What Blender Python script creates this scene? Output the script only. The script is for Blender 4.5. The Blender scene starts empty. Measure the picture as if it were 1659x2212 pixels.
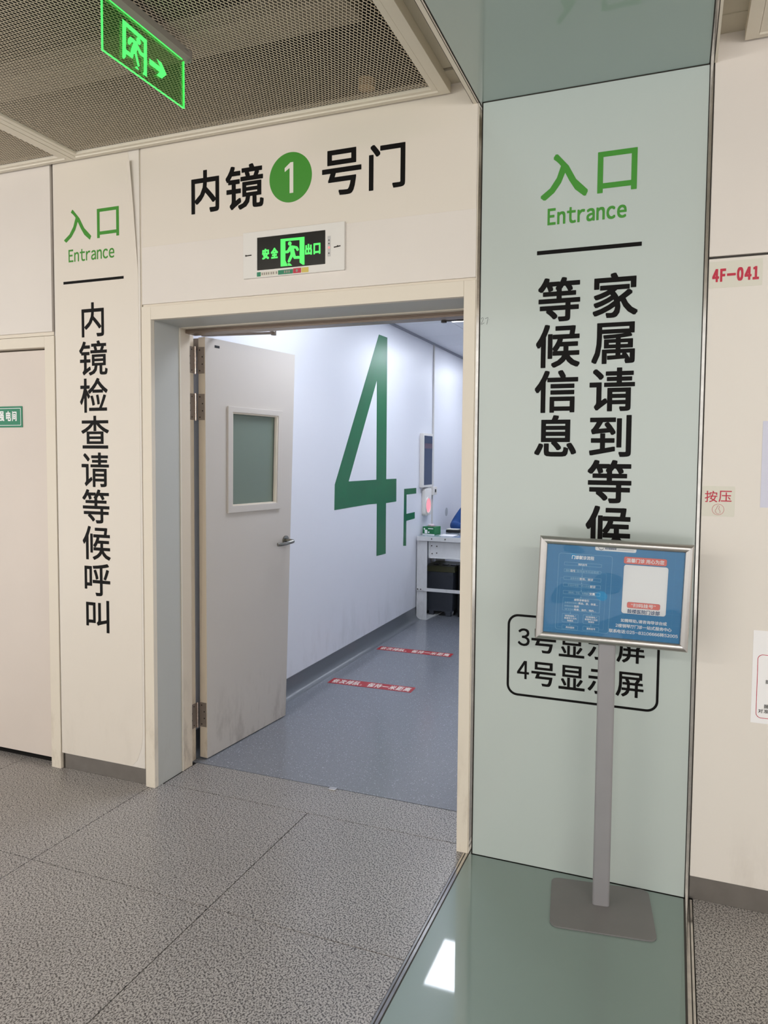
import bpy, bmesh, math, random
import numpy as np
from mathutils import Vector, Matrix
from math import sin, cos, radians, pi
random.seed(7)
SC = bpy.context.scene
COL = SC.collection

# ------------------------------------------------------------------ camera
F_PX, YAW, PITCH, ROLL = 1564.3937, 0.3640820, 0.0540438, 0.0089018
CAMX, CAMY, CAMZ, PX, PY = 0.6824935, -2.6068874, 1.5, 861.7635, 1075.7550
fw = Vector((-sin(YAW) * cos(PITCH), cos(YAW) * cos(PITCH), -sin(PITCH)))
r0 = Vector((cos(YAW), sin(YAW), 0)); u0 = r0.cross(fw)
rr = r0 * cos(ROLL) + u0 * sin(ROLL); uu = -r0 * sin(ROLL) + u0 * cos(ROLL)
cd = bpy.data.cameras.new('camera'); cam = bpy.data.objects.new('camera', cd); COL.objects.link(cam)
M = Matrix((rr, uu, -fw)).transposed().to_4x4(); M.translation = Vector((CAMX, CAMY, CAMZ)); cam.matrix_world = M
cd.sensor_fit = 'HORIZONTAL'; cd.sensor_width = 36.0; cd.lens = F_PX * 36.0 / 1659.0
cd.shift_x = (829.5 - PX) / 1659.0; cd.shift_y = (PY - 1106.0) / 1659.0
cd.clip_start = 0.05; cd.clip_end = 100
SC.camera = cam

# ------------------------------------------------------------------ world, exposure
W = bpy.data.worlds.new('hall_daylight'); SC.world = W; W.use_nodes = True
bg = W.node_tree.nodes['Background']; bg.inputs[0].default_value = (1.0, 0.985, 0.965, 1); bg.inputs[1].default_value = 0.98
SC.view_settings.view_transform = 'Standard'; SC.view_settings.look = 'None'
SC.view_settings.gamma = 1.0; SC.view_settings.use_curve_mapping = False; SC.view_settings.exposure = 0.56
CORRIDOR_PANEL = 13.0
FILL_TUBE = 38.0  # strength of the unseen fill tubes added behind the viewer

# ------------------------------------------------------------------ helpers
def lin(c):
    c = c / 255.0
    return c / 12.92 if c <= 0.04045 else ((c + 0.055) / 1.055) ** 2.4
def rgb(r, g, b): return (lin(r), lin(g), lin(b), 1.0)

def mat(name, col, rough=0.5, metal=0.0, spec=0.5, emit=None, es=0.0, coat=0.0, coat_rough=0.05, noise=0.0, nscale=6.0, bump=0.0, bscale=200.0, aniso=0.0, ior=1.5):
    m = bpy.data.materials.new(name); m.use_nodes = True
    nt = m.node_tree; b = nt.nodes['Principled BSDF']
    b.inputs['Base Color'].default_value = col; b.inputs['Roughness'].default_value = rough
    b.inputs['Metallic'].default_value = metal; b.inputs['Specular IOR Level'].default_value = spec
    b.inputs['Coat Weight'].default_value = coat; b.inputs['Coat Roughness'].default_value = coat_rough
    b.inputs['IOR'].default_value = ior
    if aniso: b.inputs['Anisotropic'].default_value = aniso
    if emit: b.inputs['Emission Color'].default_value = emit; b.inputs['Emission Strength'].default_value = es
    tc = None
    if noise or bump:
        tc = nt.nodes.new('ShaderNodeTexCoord')
    if noise:
        n = nt.nodes.new('ShaderNodeTexNoise'); n.inputs['Scale'].default_value = nscale; n.inputs['Detail'].default_value = 5
        nt.links.new(tc.outputs['Object'], n.inputs['Vector'])
        mr = nt.nodes.new('ShaderNodeMapRange'); mr.inputs[1].default_value = .3; mr.inputs[2].default_value = .7
        mr.inputs[3].default_value = 1 - noise; mr.inputs[4].default_value = 1 + noise * .4
        nt.links.new(n.outputs['Fac'], mr.inputs[0])
        mx = nt.nodes.new('ShaderNodeVectorMath'); mx.operation = 'SCALE'; mx.inputs[0].default_value = col[:3]
        nt.links.new(mr.outputs[0], mx.inputs['Scale']); nt.links.new(mx.outputs[0], b.inputs['Base Color'])
    if bump:
        n2 = nt.nodes.new('ShaderNodeTexNoise'); n2.inputs['Scale'].default_value = bscale; n2.inputs['Detail'].default_value = 3
        nt.links.new(tc.outputs['Object'], n2.inputs['Vector'])
        bp = nt.nodes.new('ShaderNodeBump'); bp.inputs['Strength'].default_value = bump; bp.inputs['Distance'].default_value = .002
        nt.links.new(n2.outputs['Fac'], bp.inputs['Height']); nt.links.new(bp.outputs[0], b.inputs['Normal'])
    return m

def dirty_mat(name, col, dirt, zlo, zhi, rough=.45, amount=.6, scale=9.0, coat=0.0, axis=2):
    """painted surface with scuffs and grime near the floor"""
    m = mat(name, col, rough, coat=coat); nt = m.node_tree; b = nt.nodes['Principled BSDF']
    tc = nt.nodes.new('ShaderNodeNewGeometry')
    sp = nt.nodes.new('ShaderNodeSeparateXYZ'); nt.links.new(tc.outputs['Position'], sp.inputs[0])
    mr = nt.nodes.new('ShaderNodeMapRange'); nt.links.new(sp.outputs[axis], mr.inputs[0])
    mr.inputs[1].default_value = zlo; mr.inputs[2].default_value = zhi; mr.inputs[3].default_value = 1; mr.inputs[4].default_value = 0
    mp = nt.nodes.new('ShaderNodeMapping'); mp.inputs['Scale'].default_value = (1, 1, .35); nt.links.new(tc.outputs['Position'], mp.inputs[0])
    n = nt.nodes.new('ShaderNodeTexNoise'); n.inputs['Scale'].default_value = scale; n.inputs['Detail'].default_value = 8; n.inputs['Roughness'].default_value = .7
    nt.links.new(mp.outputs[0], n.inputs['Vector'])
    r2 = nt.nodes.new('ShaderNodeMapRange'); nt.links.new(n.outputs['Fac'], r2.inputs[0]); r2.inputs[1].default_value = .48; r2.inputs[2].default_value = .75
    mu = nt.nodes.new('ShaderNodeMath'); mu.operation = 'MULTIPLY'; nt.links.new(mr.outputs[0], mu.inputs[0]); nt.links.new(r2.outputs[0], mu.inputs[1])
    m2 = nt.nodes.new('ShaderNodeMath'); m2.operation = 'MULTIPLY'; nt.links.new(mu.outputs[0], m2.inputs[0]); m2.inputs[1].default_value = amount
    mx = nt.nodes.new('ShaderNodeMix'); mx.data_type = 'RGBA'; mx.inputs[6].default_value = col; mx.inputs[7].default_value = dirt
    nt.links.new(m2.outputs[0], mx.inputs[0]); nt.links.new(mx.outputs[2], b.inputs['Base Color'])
    return m

def granite_mat():
    m = mat('speckled_granite', rgb(140, 135, 130), .28, spec=.5); nt = m.node_tree; b = nt.nodes['Principled BSDF']
    g = nt.nodes.new('ShaderNodeNewGeometry')
    mp = nt.nodes.new('ShaderNodeMapping'); mp.inputs['Rotation'].default_value = (0, 0, .5); mp.inputs['Scale'].default_value = (1, .8, 1)
    nt.links.new(g.outputs['Position'], mp.inputs[0])
    n = nt.nodes.new('ShaderNodeTexNoise'); n.inputs['Scale'].default_value = 200; n.inputs['Detail'].default_value = 3.0; n.inputs['Roughness'].default_value = .55
    nt.links.new(mp.outputs[0], n.inputs['Vector'])
    cr = nt.nodes.new('ShaderNodeValToRGB'); nt.links.new(n.outputs['Fac'], cr.inputs[0])
    e = cr.color_ramp; e.elements[0].position = .39; e.elements[0].color = rgb(56, 53, 53); e.elements[1].position = .54; e.elements[1].color = rgb(172, 167, 163)
    el = e.elements.new(.46); el.color = rgb(116, 112, 110)
    v = nt.nodes.new('ShaderNodeTexVoronoi'); v.inputs['Scale'].default_value = 16; nt.links.new(g.outputs['Position'], v.inputs['Vector'])
    lt = nt.nodes.new('ShaderNodeMath'); lt.operation = 'LESS_THAN'; lt.inputs[1].default_value = .06; nt.links.new(v.outputs['Distance'], lt.inputs[0])
    mx = nt.nodes.new('ShaderNodeMix'); mx.data_type = 'RGBA'; mx.inputs[7].default_value = rgb(70, 65, 64)
    nt.links.new(lt.outputs[0], mx.inputs[0]); nt.links.new(cr.outputs[0], mx.inputs[6])
    n3 = nt.nodes.new('ShaderNodeTexNoise'); n3.inputs['Scale'].default_value = 3; nt.links.new(g.outputs['Position'], n3.inputs['Vector'])
    mr = nt.nodes.new('ShaderNodeMapRange'); mr.inputs[3].default_value = .86; mr.inputs[4].default_value = 1.08; nt.links.new(n3.outputs['Fac'], mr.inputs[0])
    sc = nt.nodes.new('ShaderNodeVectorMath'); sc.operation = 'SCALE'; nt.links.new(mx.outputs[2], sc.inputs[0]); nt.links.new(mr.outputs[0], sc.inputs['Scale'])
    nt.links.new(sc.outputs[0], b.inputs['Base Color'])
    return m

def vinyl_mat():
    m = mat('flecked_grey_vinyl', rgb(120, 126, 138), .2, spec=.5); nt = m.node_tree; b = nt.nodes['Principled BSDF']
    g = nt.nodes.new('ShaderNodeNewGeometry')
    v = nt.nodes.new('ShaderNodeTexVoronoi'); v.inputs['Scale'].default_value = 75; nt.links.new(g.outputs['Position'], v.inputs['Vector'])
    n = nt.nodes.new('ShaderNodeTexNoise'); n.inputs['Scale'].default_value = 60; n.inputs['Detail'].default_value = 2; nt.links.new(g.outputs['Position'], n.inputs['Vector'])
    mu = nt.nodes.new('ShaderNodeMath'); mu.operation = 'MULTIPLY'; mu.inputs[1].default_value = .32; nt.links.new(n.outputs['Fac'], mu.inputs[0])
    lt = nt.nodes.new('ShaderNodeMath'); lt.operation = 'LESS_THAN'; nt.links.new(v.outputs['Distance'], lt.inputs[0]); nt.links.new(mu.outputs[0], lt.inputs[1])
    n2 = nt.nodes.new('ShaderNodeTexNoise'); n2.inputs['Scale'].default_value = 240; nt.links.new(g.outputs['Position'], n2.inputs['Vector'])
    cr = nt.nodes.new('ShaderNodeValToRGB'); nt.links.new(n2.outputs['Fac'], cr.inputs[0])
    cr.color_ramp.elements[0].position = .35; cr.color_ramp.elements[0].color = rgb(110, 113, 120)
    cr.color_ramp.elements[1].position = .65; cr.color_ramp.elements[1].color = rgb(130, 133, 140)
    mx = nt.nodes.new('ShaderNodeMix'); mx.data_type = 'RGBA'; mx.inputs[7].default_value = rgb(172, 175, 183)
    nt.links.new(lt.outputs[0], mx.inputs[0]); nt.links.new(cr.outputs[0], mx.inputs[6]); nt.links.new(mx.outputs[2], b.inputs['Base Color'])
    n3 = nt.nodes.new('ShaderNodeTexNoise'); n3.inputs['Scale'].default_value = 4; nt.links.new(g.outputs['Position'], n3.inputs['Vector'])
    mr = nt.nodes.new('ShaderNodeMapRange'); mr.inputs[3].default_value = .14; mr.inputs[4].default_value = .26; nt.links.new(n3.outputs['Fac'], mr.inputs[0])
    nt.links.new(mr.outputs[0], b.inputs['Roughness'])
    return m

def clear_mat(name, tint, gloss=.1, glow=None, gs=0.0, rough=.02, opacity=0.0, body=None):
    m = bpy.data.materials.new(name); m.use_nodes = True; nt = m.node_tree
    for n in list(nt.nodes): nt.nodes.remove(n)
    out = nt.nodes.new('ShaderNodeOutputMaterial'); tr = nt.nodes.new('ShaderNodeBsdfTransparent'); tr.inputs[0].default_value = tint
    gl = nt.nodes.new('ShaderNodeBsdfGlossy'); gl.inputs['Roughness'].default_value = rough
    fr = nt.nodes.new('ShaderNodeFresnel'); fr.inputs[0].default_value = 1.45
    mu = nt.nodes.new('ShaderNodeMath'); mu.operation = 'MULTIPLY'; mu.inputs[1].default_value = gloss; nt.links.new(fr.outputs[0], mu.inputs[0])
    cur = tr.outputs[0]
    if opacity:
        df = nt.nodes.new('ShaderNodeBsdfDiffuse'); df.inputs[0].default_value = body
        mo = nt.nodes.new('ShaderNodeMixShader'); mo.inputs[0].default_value = opacity
        nt.links.new(cur, mo.inputs[1]); nt.links.new(df.outputs[0], mo.inputs[2]); cur = mo.outputs[0]
    mix = nt.nodes.new('ShaderNodeMixShader'); nt.links.new(mu.outputs[0], mix.inputs[0]); nt.links.new(cur, mix.inputs[1]); nt.links.new(gl.outputs[0], mix.inputs[2])
    last = mix.outputs[0]
    if glow:
        em = nt.nodes.new('ShaderNodeEmission'); em.inputs[0].default_value = glow; em.inputs[1].default_value = gs
        ad = nt.nodes.new('ShaderNodeAddShader'); nt.links.new(last, ad.inputs[0]); nt.links.new(em.outputs[0], ad.inputs[1]); last = ad.outputs[0]
    nt.links.new(last, out.inputs[0])
    return m

WP = {}   # world position of parents
def origin(p): return WP.get(p.name, Vector((0, 0, 0))) if p else Vector((0, 0, 0))

def empty(name, loc, rz=0.0, parent=None):
    o = bpy.data.objects.new(name, None); COL.objects.link(o); o.empty_display_size = .1
    o.location = Vector(loc) - origin(parent); o.rotation_euler = (0, 0, rz)
    if parent: o.parent = parent
    WP[o.name] = Vector(loc); return o
def tag(o, label=None, cat=None, group=None, kind=None):
    if label: o['label'] = label
    if cat: o['category'] = cat
    if group: o['group'] = group
    if kind: o['kind'] = kind
    return o

class MB:
    def __init__(s): s.v = []; s.f = []
    def add(s, vs, fs):
        n = len(s.v); s.v += [tuple(p) for p in vs]; s.f += [tuple(i + n for i in f) for f in fs]; return s
    def box(s, x0, x1, y0, y1, z0, z1):
        vs = [(x, y, z) for z in (z0, z1) for y in (y0, y1) for x in (x0, x1)]
        return s.add(vs, [(0, 2, 3, 1), (4, 5, 7, 6), (0, 1, 5, 4), (2, 6, 7, 3), (0, 4, 6, 2), (1, 3, 7, 5)])
    def prism(s, pts, fn, h0, h1):
        """pts 2D ring, fn(a,b,h)->xyz"""
        n = len(pts); vs = [fn(a, b, h0) for a, b in pts] + [fn(a, b, h1) for a, b in pts]
        fs = [tuple(range(n))[::-1], tuple(range(n, 2 * n))] + [(i, (i + 1) % n, n + (i + 1) % n, n + i) for i in range(n)]
        return s.add(vs, fs)
    def tube(s, pts, r, seg=10, cap=True):
        pts = [Vector(p) for p in pts]; rs = r if isinstance(r, (list, tuple)) else [r] * len(pts); rings = []
        up = None
        for i, p in enumerate(pts):
            d = (pts[min(i + 1, len(pts) - 1)] - pts[max(i - 1, 0)]).normalized()
            if up is None: up = d.orthogonal().normalized()
            up = (up - d * up.dot(d)).normalized(); w = d.cross(up)
            rings.append([p + up * cos(a) * rs[i] + w * sin(a) * rs[i] for a in [2 * pi * k / seg for k in range(seg)]])
        vs = [q for r_ in rings for q in r_]; fs = []
        for i in range(len(pts) - 1):
            for k in range(seg): fs.append((i * seg + k, i * seg + (k + 1) % seg, (i + 1) * seg + (k + 1) % seg, (i + 1) * seg + k))
        if cap: fs += [tuple(range(seg))[::-1], tuple(range((len(pts) - 1) * seg, len(pts) * seg))]
        return s.add(vs, fs)
    def build(s, name, m, parent=None, bevel=0.0, smooth=False, world=True, xf=None, seg=2):
        me = bpy.data.meshes.new(name); off = origin(parent) if world else Vector((0, 0, 0))
        vs = s.v if xf is None else [xf(*p) for p in s.v]
        me.from_pydata([tuple(Vector(p) - off) for p in vs], [], s.f)
        bm = bmesh.new(); bm.from_mesh(me); bmesh.ops.recalc_face_normals(bm, faces=bm.faces)
        if bevel:
            eds = [e for e in bm.edges if len(e.link_faces) == 2 and e.calc_face_angle(0) > .5]
            bmesh.ops.bevel(bm, geom=eds, offset=bevel, segments=seg, profile=.6, affect='EDGES', clamp_overlap=True)
        bm.to_mesh(me); bm.free()
        if smooth:
            for p in me.polygons: p.use_smooth = True
            try: me.set_sharp_from_angle(angle=radians(38))
            except Exception: pass
        me.materials.append(m)
        o = bpy.data.objects.new(name, me); COL.objects.link(o)
        if parent: o.parent = parent
        return o

def rrect(x0, x1, y0, y1, r, n=6):
    out = []
    for cx, cy, a0 in ((x1 - r, y1 - r, 0), (x0 + r, y1 - r, 90), (x0 + r, y0 + r, 180), (x1 - r, y0 + r, 270)):
        for k in range(n + 1):
            a = radians(a0 + 90 * k / n); out.append((cx + r * cos(a), cy + r * sin(a)))
    return out
def ring_mesh(mb, outer, inner, fn, h0, h1):
    n = len(outer); vs = [fn(a, b, h) for h in (h0, h1) for a, b in outer + inner]; fs = []
    for i in range(n):
        j = (i + 1) % n
        fs.append((i, j, n + j, n + i)); fs.append((2 * n + i, 2 * n + n + i, 2 * n + n + j, 2 * n + j))
        fs.append((i, 2 * n + i, 2 * n + j, j)); fs.append((n + i, n + j, 3 * n + j, 3 * n + i))
    mb.add(vs, fs)
def frontal(y0):       # plane facing -y, h goes outwards to the viewer
    return lambda a, b, h: (a, y0 - h, b)

GC = {}
OFF8 = [(.95, .95), (-.95, .95), (-.95, -.95), (.95, -.95), (1, 0), (-1, 0), (0, 1), (0, -1)]
def raw_glyph(s, res, thick):
    c = bpy.data.curves.new('t', 'FONT'); c.body = s; c.resolution_u = res; c.extrude = .01 if thick else 0
    o = bpy.data.objects.new('t', c); COL.objects.link(o)
    me = bpy.data.meshes.new_from_object(o.evaluated_get(bpy.context.evaluated_depsgraph_get()))
    v = [tuple(p.co) for p in me.vertices]; f = [tuple(p.vertices) for p in me.polygons]
    bpy.data.objects.remove(o); bpy.data.curves.remove(c); bpy.data.meshes.remove(me); return v, f
def glyph(s, res=3, thick=True):
    """mesh of a word scaled into the unit square; Latin letters and digits come from the wide sans forms of the CJK font"""
    k = (s, res, thick)
    if k in GC: return GC[k]
    if any('!' < c < '~' for c in s):
        v = []; f = []; pen = 0.0
        for c in s:
            if c == ' ': pen += .45; continue
            latin = '!' < c < '~'; g, gf = raw_glyph(chr(ord(c) + 0xFEE0) if latin else c, res, thick)
            x0 = min(p[0] for p in g); x1 = max(p[0] for p in g); side = .045 if latin else .04
            if c in ',:': side = .09
            n = len(v); v += [(p[0] - x0 + pen + side, p[1], p[2]) for p in g]; f += [tuple(i + n for i in q) for q in gf]; pen += x1 - x0 + 2 * side
    else: v, f = raw_glyph(s, res, thick)
    xs = [p[0] for p in v]; ys = [p[1] for p in v]; x0, x1, y0, y1 = min(xs), max(xs), min(ys), max(ys)
    v = [((p[0] - x0) / (x1 - x0), (p[1] - y0) / (y1 - y0), 1.0 if p[2] > 0 else 0.0) for p in v]
    GC[k] = (v, f); return GC[k]
def put(mb, s, x0, x1, z0, z1, fn, h=.0006, bold=.0, res=3, thick=True, lift=.0002):
    """bold: stroke growth as a fraction of the line height, made by overlaid shifted outlines"""
    bold = max(bold, 0); g = bold * (z1 - z0); x0 += g; x1 -= g; z0 += g; z1 -= g
    v, f = glyph(s, res, thick)
    def lay(dx, dz, up_, vv, ff): mb.add([fn(x0 + dx + a * (x1 - x0), z0 + dz + b * (z1 - z0), up_ + (h if t > .5 or not thick else 0)) for a, b, t in vv], ff)
    lay(0, 0, lift, v, f)
    if g > 0:
        v2, f2 = glyph(s, res, False)
        for k, (dx, dz) in enumerate(OFF8 if thick else OFF8[:4]):
            mb.add([fn(x0 + g * dx + a * (x1 - x0), z0 + g * dz + b * (z1 - z0), lift + h * .9 + .000004 * k) for a, b, t in v2], f2)
    return mb

# ------------------------------------------------------------------ materials
PANEL = mat('warm_white_wall_panel', rgb(222, 214, 206), .42, noise=.03, nscale=2.5)
PANEL_LOW = dirty_mat('scuffed_white_wall_panel', rgb(224, 217, 208), rgb(150, 135, 120), 0.0, .35, amount=.35)
FILM = dirty_mat('cream_vinyl_film', rgb(222, 213, 201), rgb(165, 155, 140), -.1, .5, rough=.33, amount=.3)
DARKGAP = mat('dark_joint', rgb(60, 56, 52), .8)
WALLBODY = mat('wall_core', rgb(120, 114, 106), .8)
PLENUM = mat('plenum_black', rgb(14, 13, 12), .95)
FRAME = dirty_mat('cream_painted_frame', rgb(222, 212, 196), rgb(140, 120, 98), 0.0, .5, amount=.6, scale=14)
REVEAL = dirty_mat('grey_white_reveal_paint', rgb(186, 186, 180), rgb(140, 132, 122), 0.0, .6, amount=.3)
LEAF = dirty_mat('warm_grey_door_paint', rgb(196, 189, 181), rgb(120, 108, 98), 0.0, .38, amount=.75, scale=12)
LEAF_EDGE = dirty_mat('cream_door_edge', rgb(214, 200, 180), rgb(120, 104, 88), 0.0, .5, amount=.8, scale=20)
LEAF2 = mat('pinkish_white_door_paint', rgb(214, 202, 192), .42, noise=.04, nscale=2)
STEEL = mat('brushed_steel', rgb(150, 144, 138), .38, metal=.85, noise=.08, nscale=20)
CHROME = mat('polished_chrome_strip', rgb(200, 196, 190), .12, metal=1.0, noise=.15, nscale=25)
HINGE = mat('dull_hinge_steel', rgb(150, 138, 128), .42, metal=.5, noise=.12, nscale=30)
PIN = mat('shiny_hinge_pin', rgb(205, 190, 180), .18, metal=1.0)
SCREW = mat('dark_screw', rgb(62, 56, 52), .5, metal=.6)
BRONZE = mat('bronze_brown_metal', rgb(140, 124, 112), .35, metal=.6, noise=.1, nscale=10)
GLASS_WALL = mat('green_backpainted_glass', rgb(184, 193, 188), .3, coat=1.0, coat_rough=.12, noise=.02, nscale=1.5)
GLASS_FLOOR = mat('green_backpainted_floor_glass', rgb(120, 138, 131), .3, coat=1.0, coat_rough=.035, noise=.03, nscale=2, bump=.012, bscale=60)
GLASS_CEIL = mat('green_backpainted_ceiling_glass', rgb(150, 168, 162), .3, coat=1.0, coat_rough=.05, noise=.02, nscale=2)
BLACK = mat('black_vinyl_print', rgb(14, 12, 11), .5, spec=.12)
GREEN = mat('green_vinyl_print', rgb(62, 140, 42), .4)
WHITE_P = mat('white_print', rgb(225, 220, 210), .4)
GRANITE = granite_mat(); VINYL = vinyl_mat()
GROUT = mat('dark_tile_joint', rgb(26, 22, 20), .95)
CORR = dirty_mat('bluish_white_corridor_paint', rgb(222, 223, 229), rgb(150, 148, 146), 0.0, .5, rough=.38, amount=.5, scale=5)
COVE = mat('dark_grey_vinyl_skirting', rgb(96, 100, 106), .3, noise=.05, nscale=60)
CTILE = mat('white_ceiling_tile', rgb(232, 233, 238), .7)
PAINTGREEN = mat('dark_green_wall_paint', rgb(10, 102, 60), .35, noise=.12, nscale=4)
MESHM = mat('cream_expanded_metal', rgb(214, 200, 178), .5, metal=0)
TRAY = mat('cream_ceiling_tray_paint', rgb(222, 213, 196), .5, noise=.03, nscale=3)
CEILP = mat('cream_ceiling_plaster', rgb(196, 188, 170), .7, noise=.04, nscale=3)
DUCT = mat('grey_plenum_duct', rgb(150, 142, 128), .7, noise=.1, nscale=6)
EXITG = mat('lit_green', rgb(20, 60, 20), .4, emit=(.09, 1.0, .16, 1), es=.9)
EXITG2 = mat('bright_lit_green_edge', rgb(20, 60, 20), .4, emit=(.06, 1.0, .12, 1), es=1.15)
EXITG3 = mat('lit_green_screen_print', rgb(20, 60, 20), .4, emit=(.08, .92, .13, 1), es=.8)
SIGNBLACK = mat('black_screen', rgb(10, 11, 10), .25)
PLAST = mat('white_plastic', rgb(222, 218, 212), .4)
ALU = mat('satin_aluminium', rgb(196, 192, 188), .3, metal=.9, noise=.03, nscale=40)
STAND = mat('grey_powder_coated_steel', rgb(150, 148, 150), .45, metal=.25, bump=.05, bscale=900, noise=.05, nscale=8)
BLUE = mat('blue_poster_print', rgb(24, 126, 178), .35)
BLUEL = mat('light_blue_poster_print', rgb(150, 206, 228), .4)
SALMON = mat('salmon_poster_print', rgb(226, 110, 98), .4)
NAVY = mat('navy_poster_print', rgb(30, 74, 120), .4)
WHITE_S = mat('white_poster_print', rgb(236, 236, 236), .4)
RED = mat('red_print', rgb(186, 24, 56), .4)
REDTAPE = mat('red_floor_tape', rgb(168, 26, 36), .35, noise=.08, nscale=20)
GREENPLATE = mat('green_door_plate', rgb(10, 122, 86), .35)
CLEARSTK = mat('off_white_sticker', rgb(214, 210, 196), .3)
PAPER = mat('white_paper', rgb(240, 238, 238), .5)
BLUEPAPER = mat('pale_blue_grey_sheet', rgb(206, 206, 222), .45)
DESK = dirty_mat('worn_white_desk_paint', rgb(214, 214, 214), rgb(120, 116, 112), -.2, 1.0, amount=.4, scale=30)
DESKTOP = mat('pale_desk_top', rgb(176, 186, 196), .15, coat=.6)
BIN = mat('dark_grey_bin_plastic', rgb(60, 64, 72), .5)
OLIVE = mat('olive_bin_lid', rgb(74, 74, 44), .5)
DARK = mat('black_plastic', rgb(20, 20, 22), .35)
BOXG = mat('green_carton', rgb(20, 110, 62), .5)
CLOTH = mat('blue_uniform_cloth', rgb(16, 66, 128), .8, noise=.15, nscale=20)
SKIN = mat('skin', rgb(200, 160, 132), .5); HAIR = mat('black_hair', rgb(22, 19, 18), .45)
SCREEN = mat('dark_blue_display', rgb(46, 58, 80), .12, emit=rgb(50, 62, 88), es=.25)
REDLIT = mat('red_lit_window', rgb(220, 90, 100), .4, emit=(1.0, .22, .26, 1), es=.9)
LIGHTP = mat('lit_diffuser', rgb(240, 240, 240), .5, emit=(.83, .89, 1.0, 1), es=CORRIDOR_PANEL)
LIGHT_FILL = mat('hall_lit_diffuser', rgb(240, 240, 240), .5, emit=(1.0, .96, .9, 1), es=FILL_TUBE)  # emission of the added fill tubes
ORANGE = mat('orange_tag', rgb(190, 120, 40), .5)

# ------------------------------------------------------------------ floors
fl = tag(empty('floor', (0, -1, 0)), kind='structure')
MB().box(-4.5, 5.0, -5.0, .302, -.06, -.004).build('tile_bed', GROUT, fl)
gap = .0016
xs = [-3.865, -3.082, -2.2983, -1.5145, -.7324, -.0345]; ys = [-4.81, -4.114, -3.42, -2.72, -2.03, -1.336, -.6421, .0505]
def tile(x0, x1, y0, y1):
    MB().box(x0 + gap, x1 - gap, y0 + gap, y1 - gap, -.02, 0).build('tile', GRANITE, fl, bevel=.0008, seg=1)
for i in range(len(xs) - 1):
    for j in range(len(ys) - 1):
        tile(xs[i], xs[i + 1], ys[j], ys[j + 1])
tile(-1.475, -.07, .0505, .300)
for i, (x0, x1) in enumerate([(.777, 1.56), (1.56, 2.343), (2.343, 3.126), (3.126, 3.91)]):
    for j in range(len(ys) - 1): tile(x0, x1, ys[j], ys[j + 1])
fc = tag(empty('floor', (-.7, 3, 0)), kind='structure')
MB().box(-1.56, .4, .302, 9.0, -.05, .001).build('vinyl_sheet', VINYL, fc)
# coved vinyl skirting
def cove(x, sgn, y0, y1):
    prof = [(0, .112), (.004, .112), (.006, .05), (.012, .03), (.024, .014), (.042, .004), (.06, .0016), (0, .0012)]
    mb = MB(); mb.prism(prof, lambda a, b, h: (x + sgn * a, h, b), y0, y1)
    mb.box(min(x, x + sgn * .005), max(x, x + sgn * .005), y0, y1, .112, .116)
    return mb
tag(cove(-1.56, 1, .34, 9).build('baseboard_left', COVE, None, smooth=True), kind='structure')
tag(cove(.4, -1, .34, 9).build('baseboard_right', COVE, None, smooth=True), kind='structure')

# glass floor strip
gf = tag(empty('floor', (.37, -1.5, 0)), kind='structure')
MB().box(-.011, .749, -5.0, -.002, -.02, .001).build('glass_sheet', GLASS_FLOOR, gf, bevel=.001, seg=1)
for x0, x1, m in ((-.034, -.0275, CHROME), (-.0275, -.0235, DARKGAP), (-.0235, -.0145, CHROME), (-.0145, -.0112, DARKGAP), (.7492, .755, DARKGAP), (.755, .7655, CHROME), (.7655, .769, DARKGAP), (.769, .7755, CHROME)):
    tag(MB().box(x0, x1, -5.0, -.002, -.02, .0018 if m is CHROME else .0004).build('edge_trim', m, gf), kind=None)

# ------------------------------------------------------------------ front wall
wf = tag(empty('wall_front', (-1, .1, 0)), kind='structure')
def wall(x0, x1, z0, z1, y0=.026, y1=.16): MB().box(x0, x1, y0, y1, z0, z1).build('wall_core', WALLBODY, wf)
wall(-4.5, -3.1, 0, 3.3); wall(-3.1, -2.06, 2.03, 3.3); wall(-2.06, -1.50, 0, 3.3); wall(-1.50, -.03, 2.13, 3.3); wall(.765, 5.0, 0, 3.3)
def panel(x0, x1, z0, z1, m=PANEL, y0=0.0, y1=.024): return MB().box(x0, x1, y0, y1, z0, z1).build('panel', m, wf, bevel=.0012, seg=1)
panel(-4.2, -3.14, .08, 2.88); panel(-3.12, -2.046, 2.078, 2.88); panel(-2.028, -1.5365, .079, 2.88, PANEL_LOW); panel(-1.5275, -.018, 2.166, 2.88)
panel(.7665, 2.0, 2.168, 2.88); panel(.7665, 2.0, .084, 2.160, PANEL_LOW); panel(2.006, 3.2, .084, 2.88); panel(3.206, 4.9, .084, 2.88)
# steel joint profiles between the panels
MB().box(-2.046, -2.028, .012, .03, 0, 2.88).build('joint_strip', STEEL, wf)
MB().box(-1.5365, -1.5320, .006, .03, .0, 2.88).build('joint_strip', FRAME, wf)
MB().box(-1.5320, -1.5275, .016, .03, .0, 2.88).build('joint_strip', DARKGAP, wf)
MB().box(.765, 2.0, .010, .026, 2.16, 2.168).build('joint_strip', DARKGAP, wf)
MB().box(-1.5275, -.018, .008, .026, 2.156, 2.166).build('joint_strip', FRAME, wf)
MB().box(-3.12, -2.046, .010, .026, 2.062, 2.078).build('joint_strip', FRAME, wf)
tag(MB().box(-2.024, -1.534, .014, .028, 0, .079).build('baseboard_left', STEEL, None, bevel=.001), kind='structure')
tag(MB().box(.7665, 4.9, .010, .026, 0, .084).build('baseboard_right', STEEL, None, bevel=.001), kind='structure')

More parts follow.
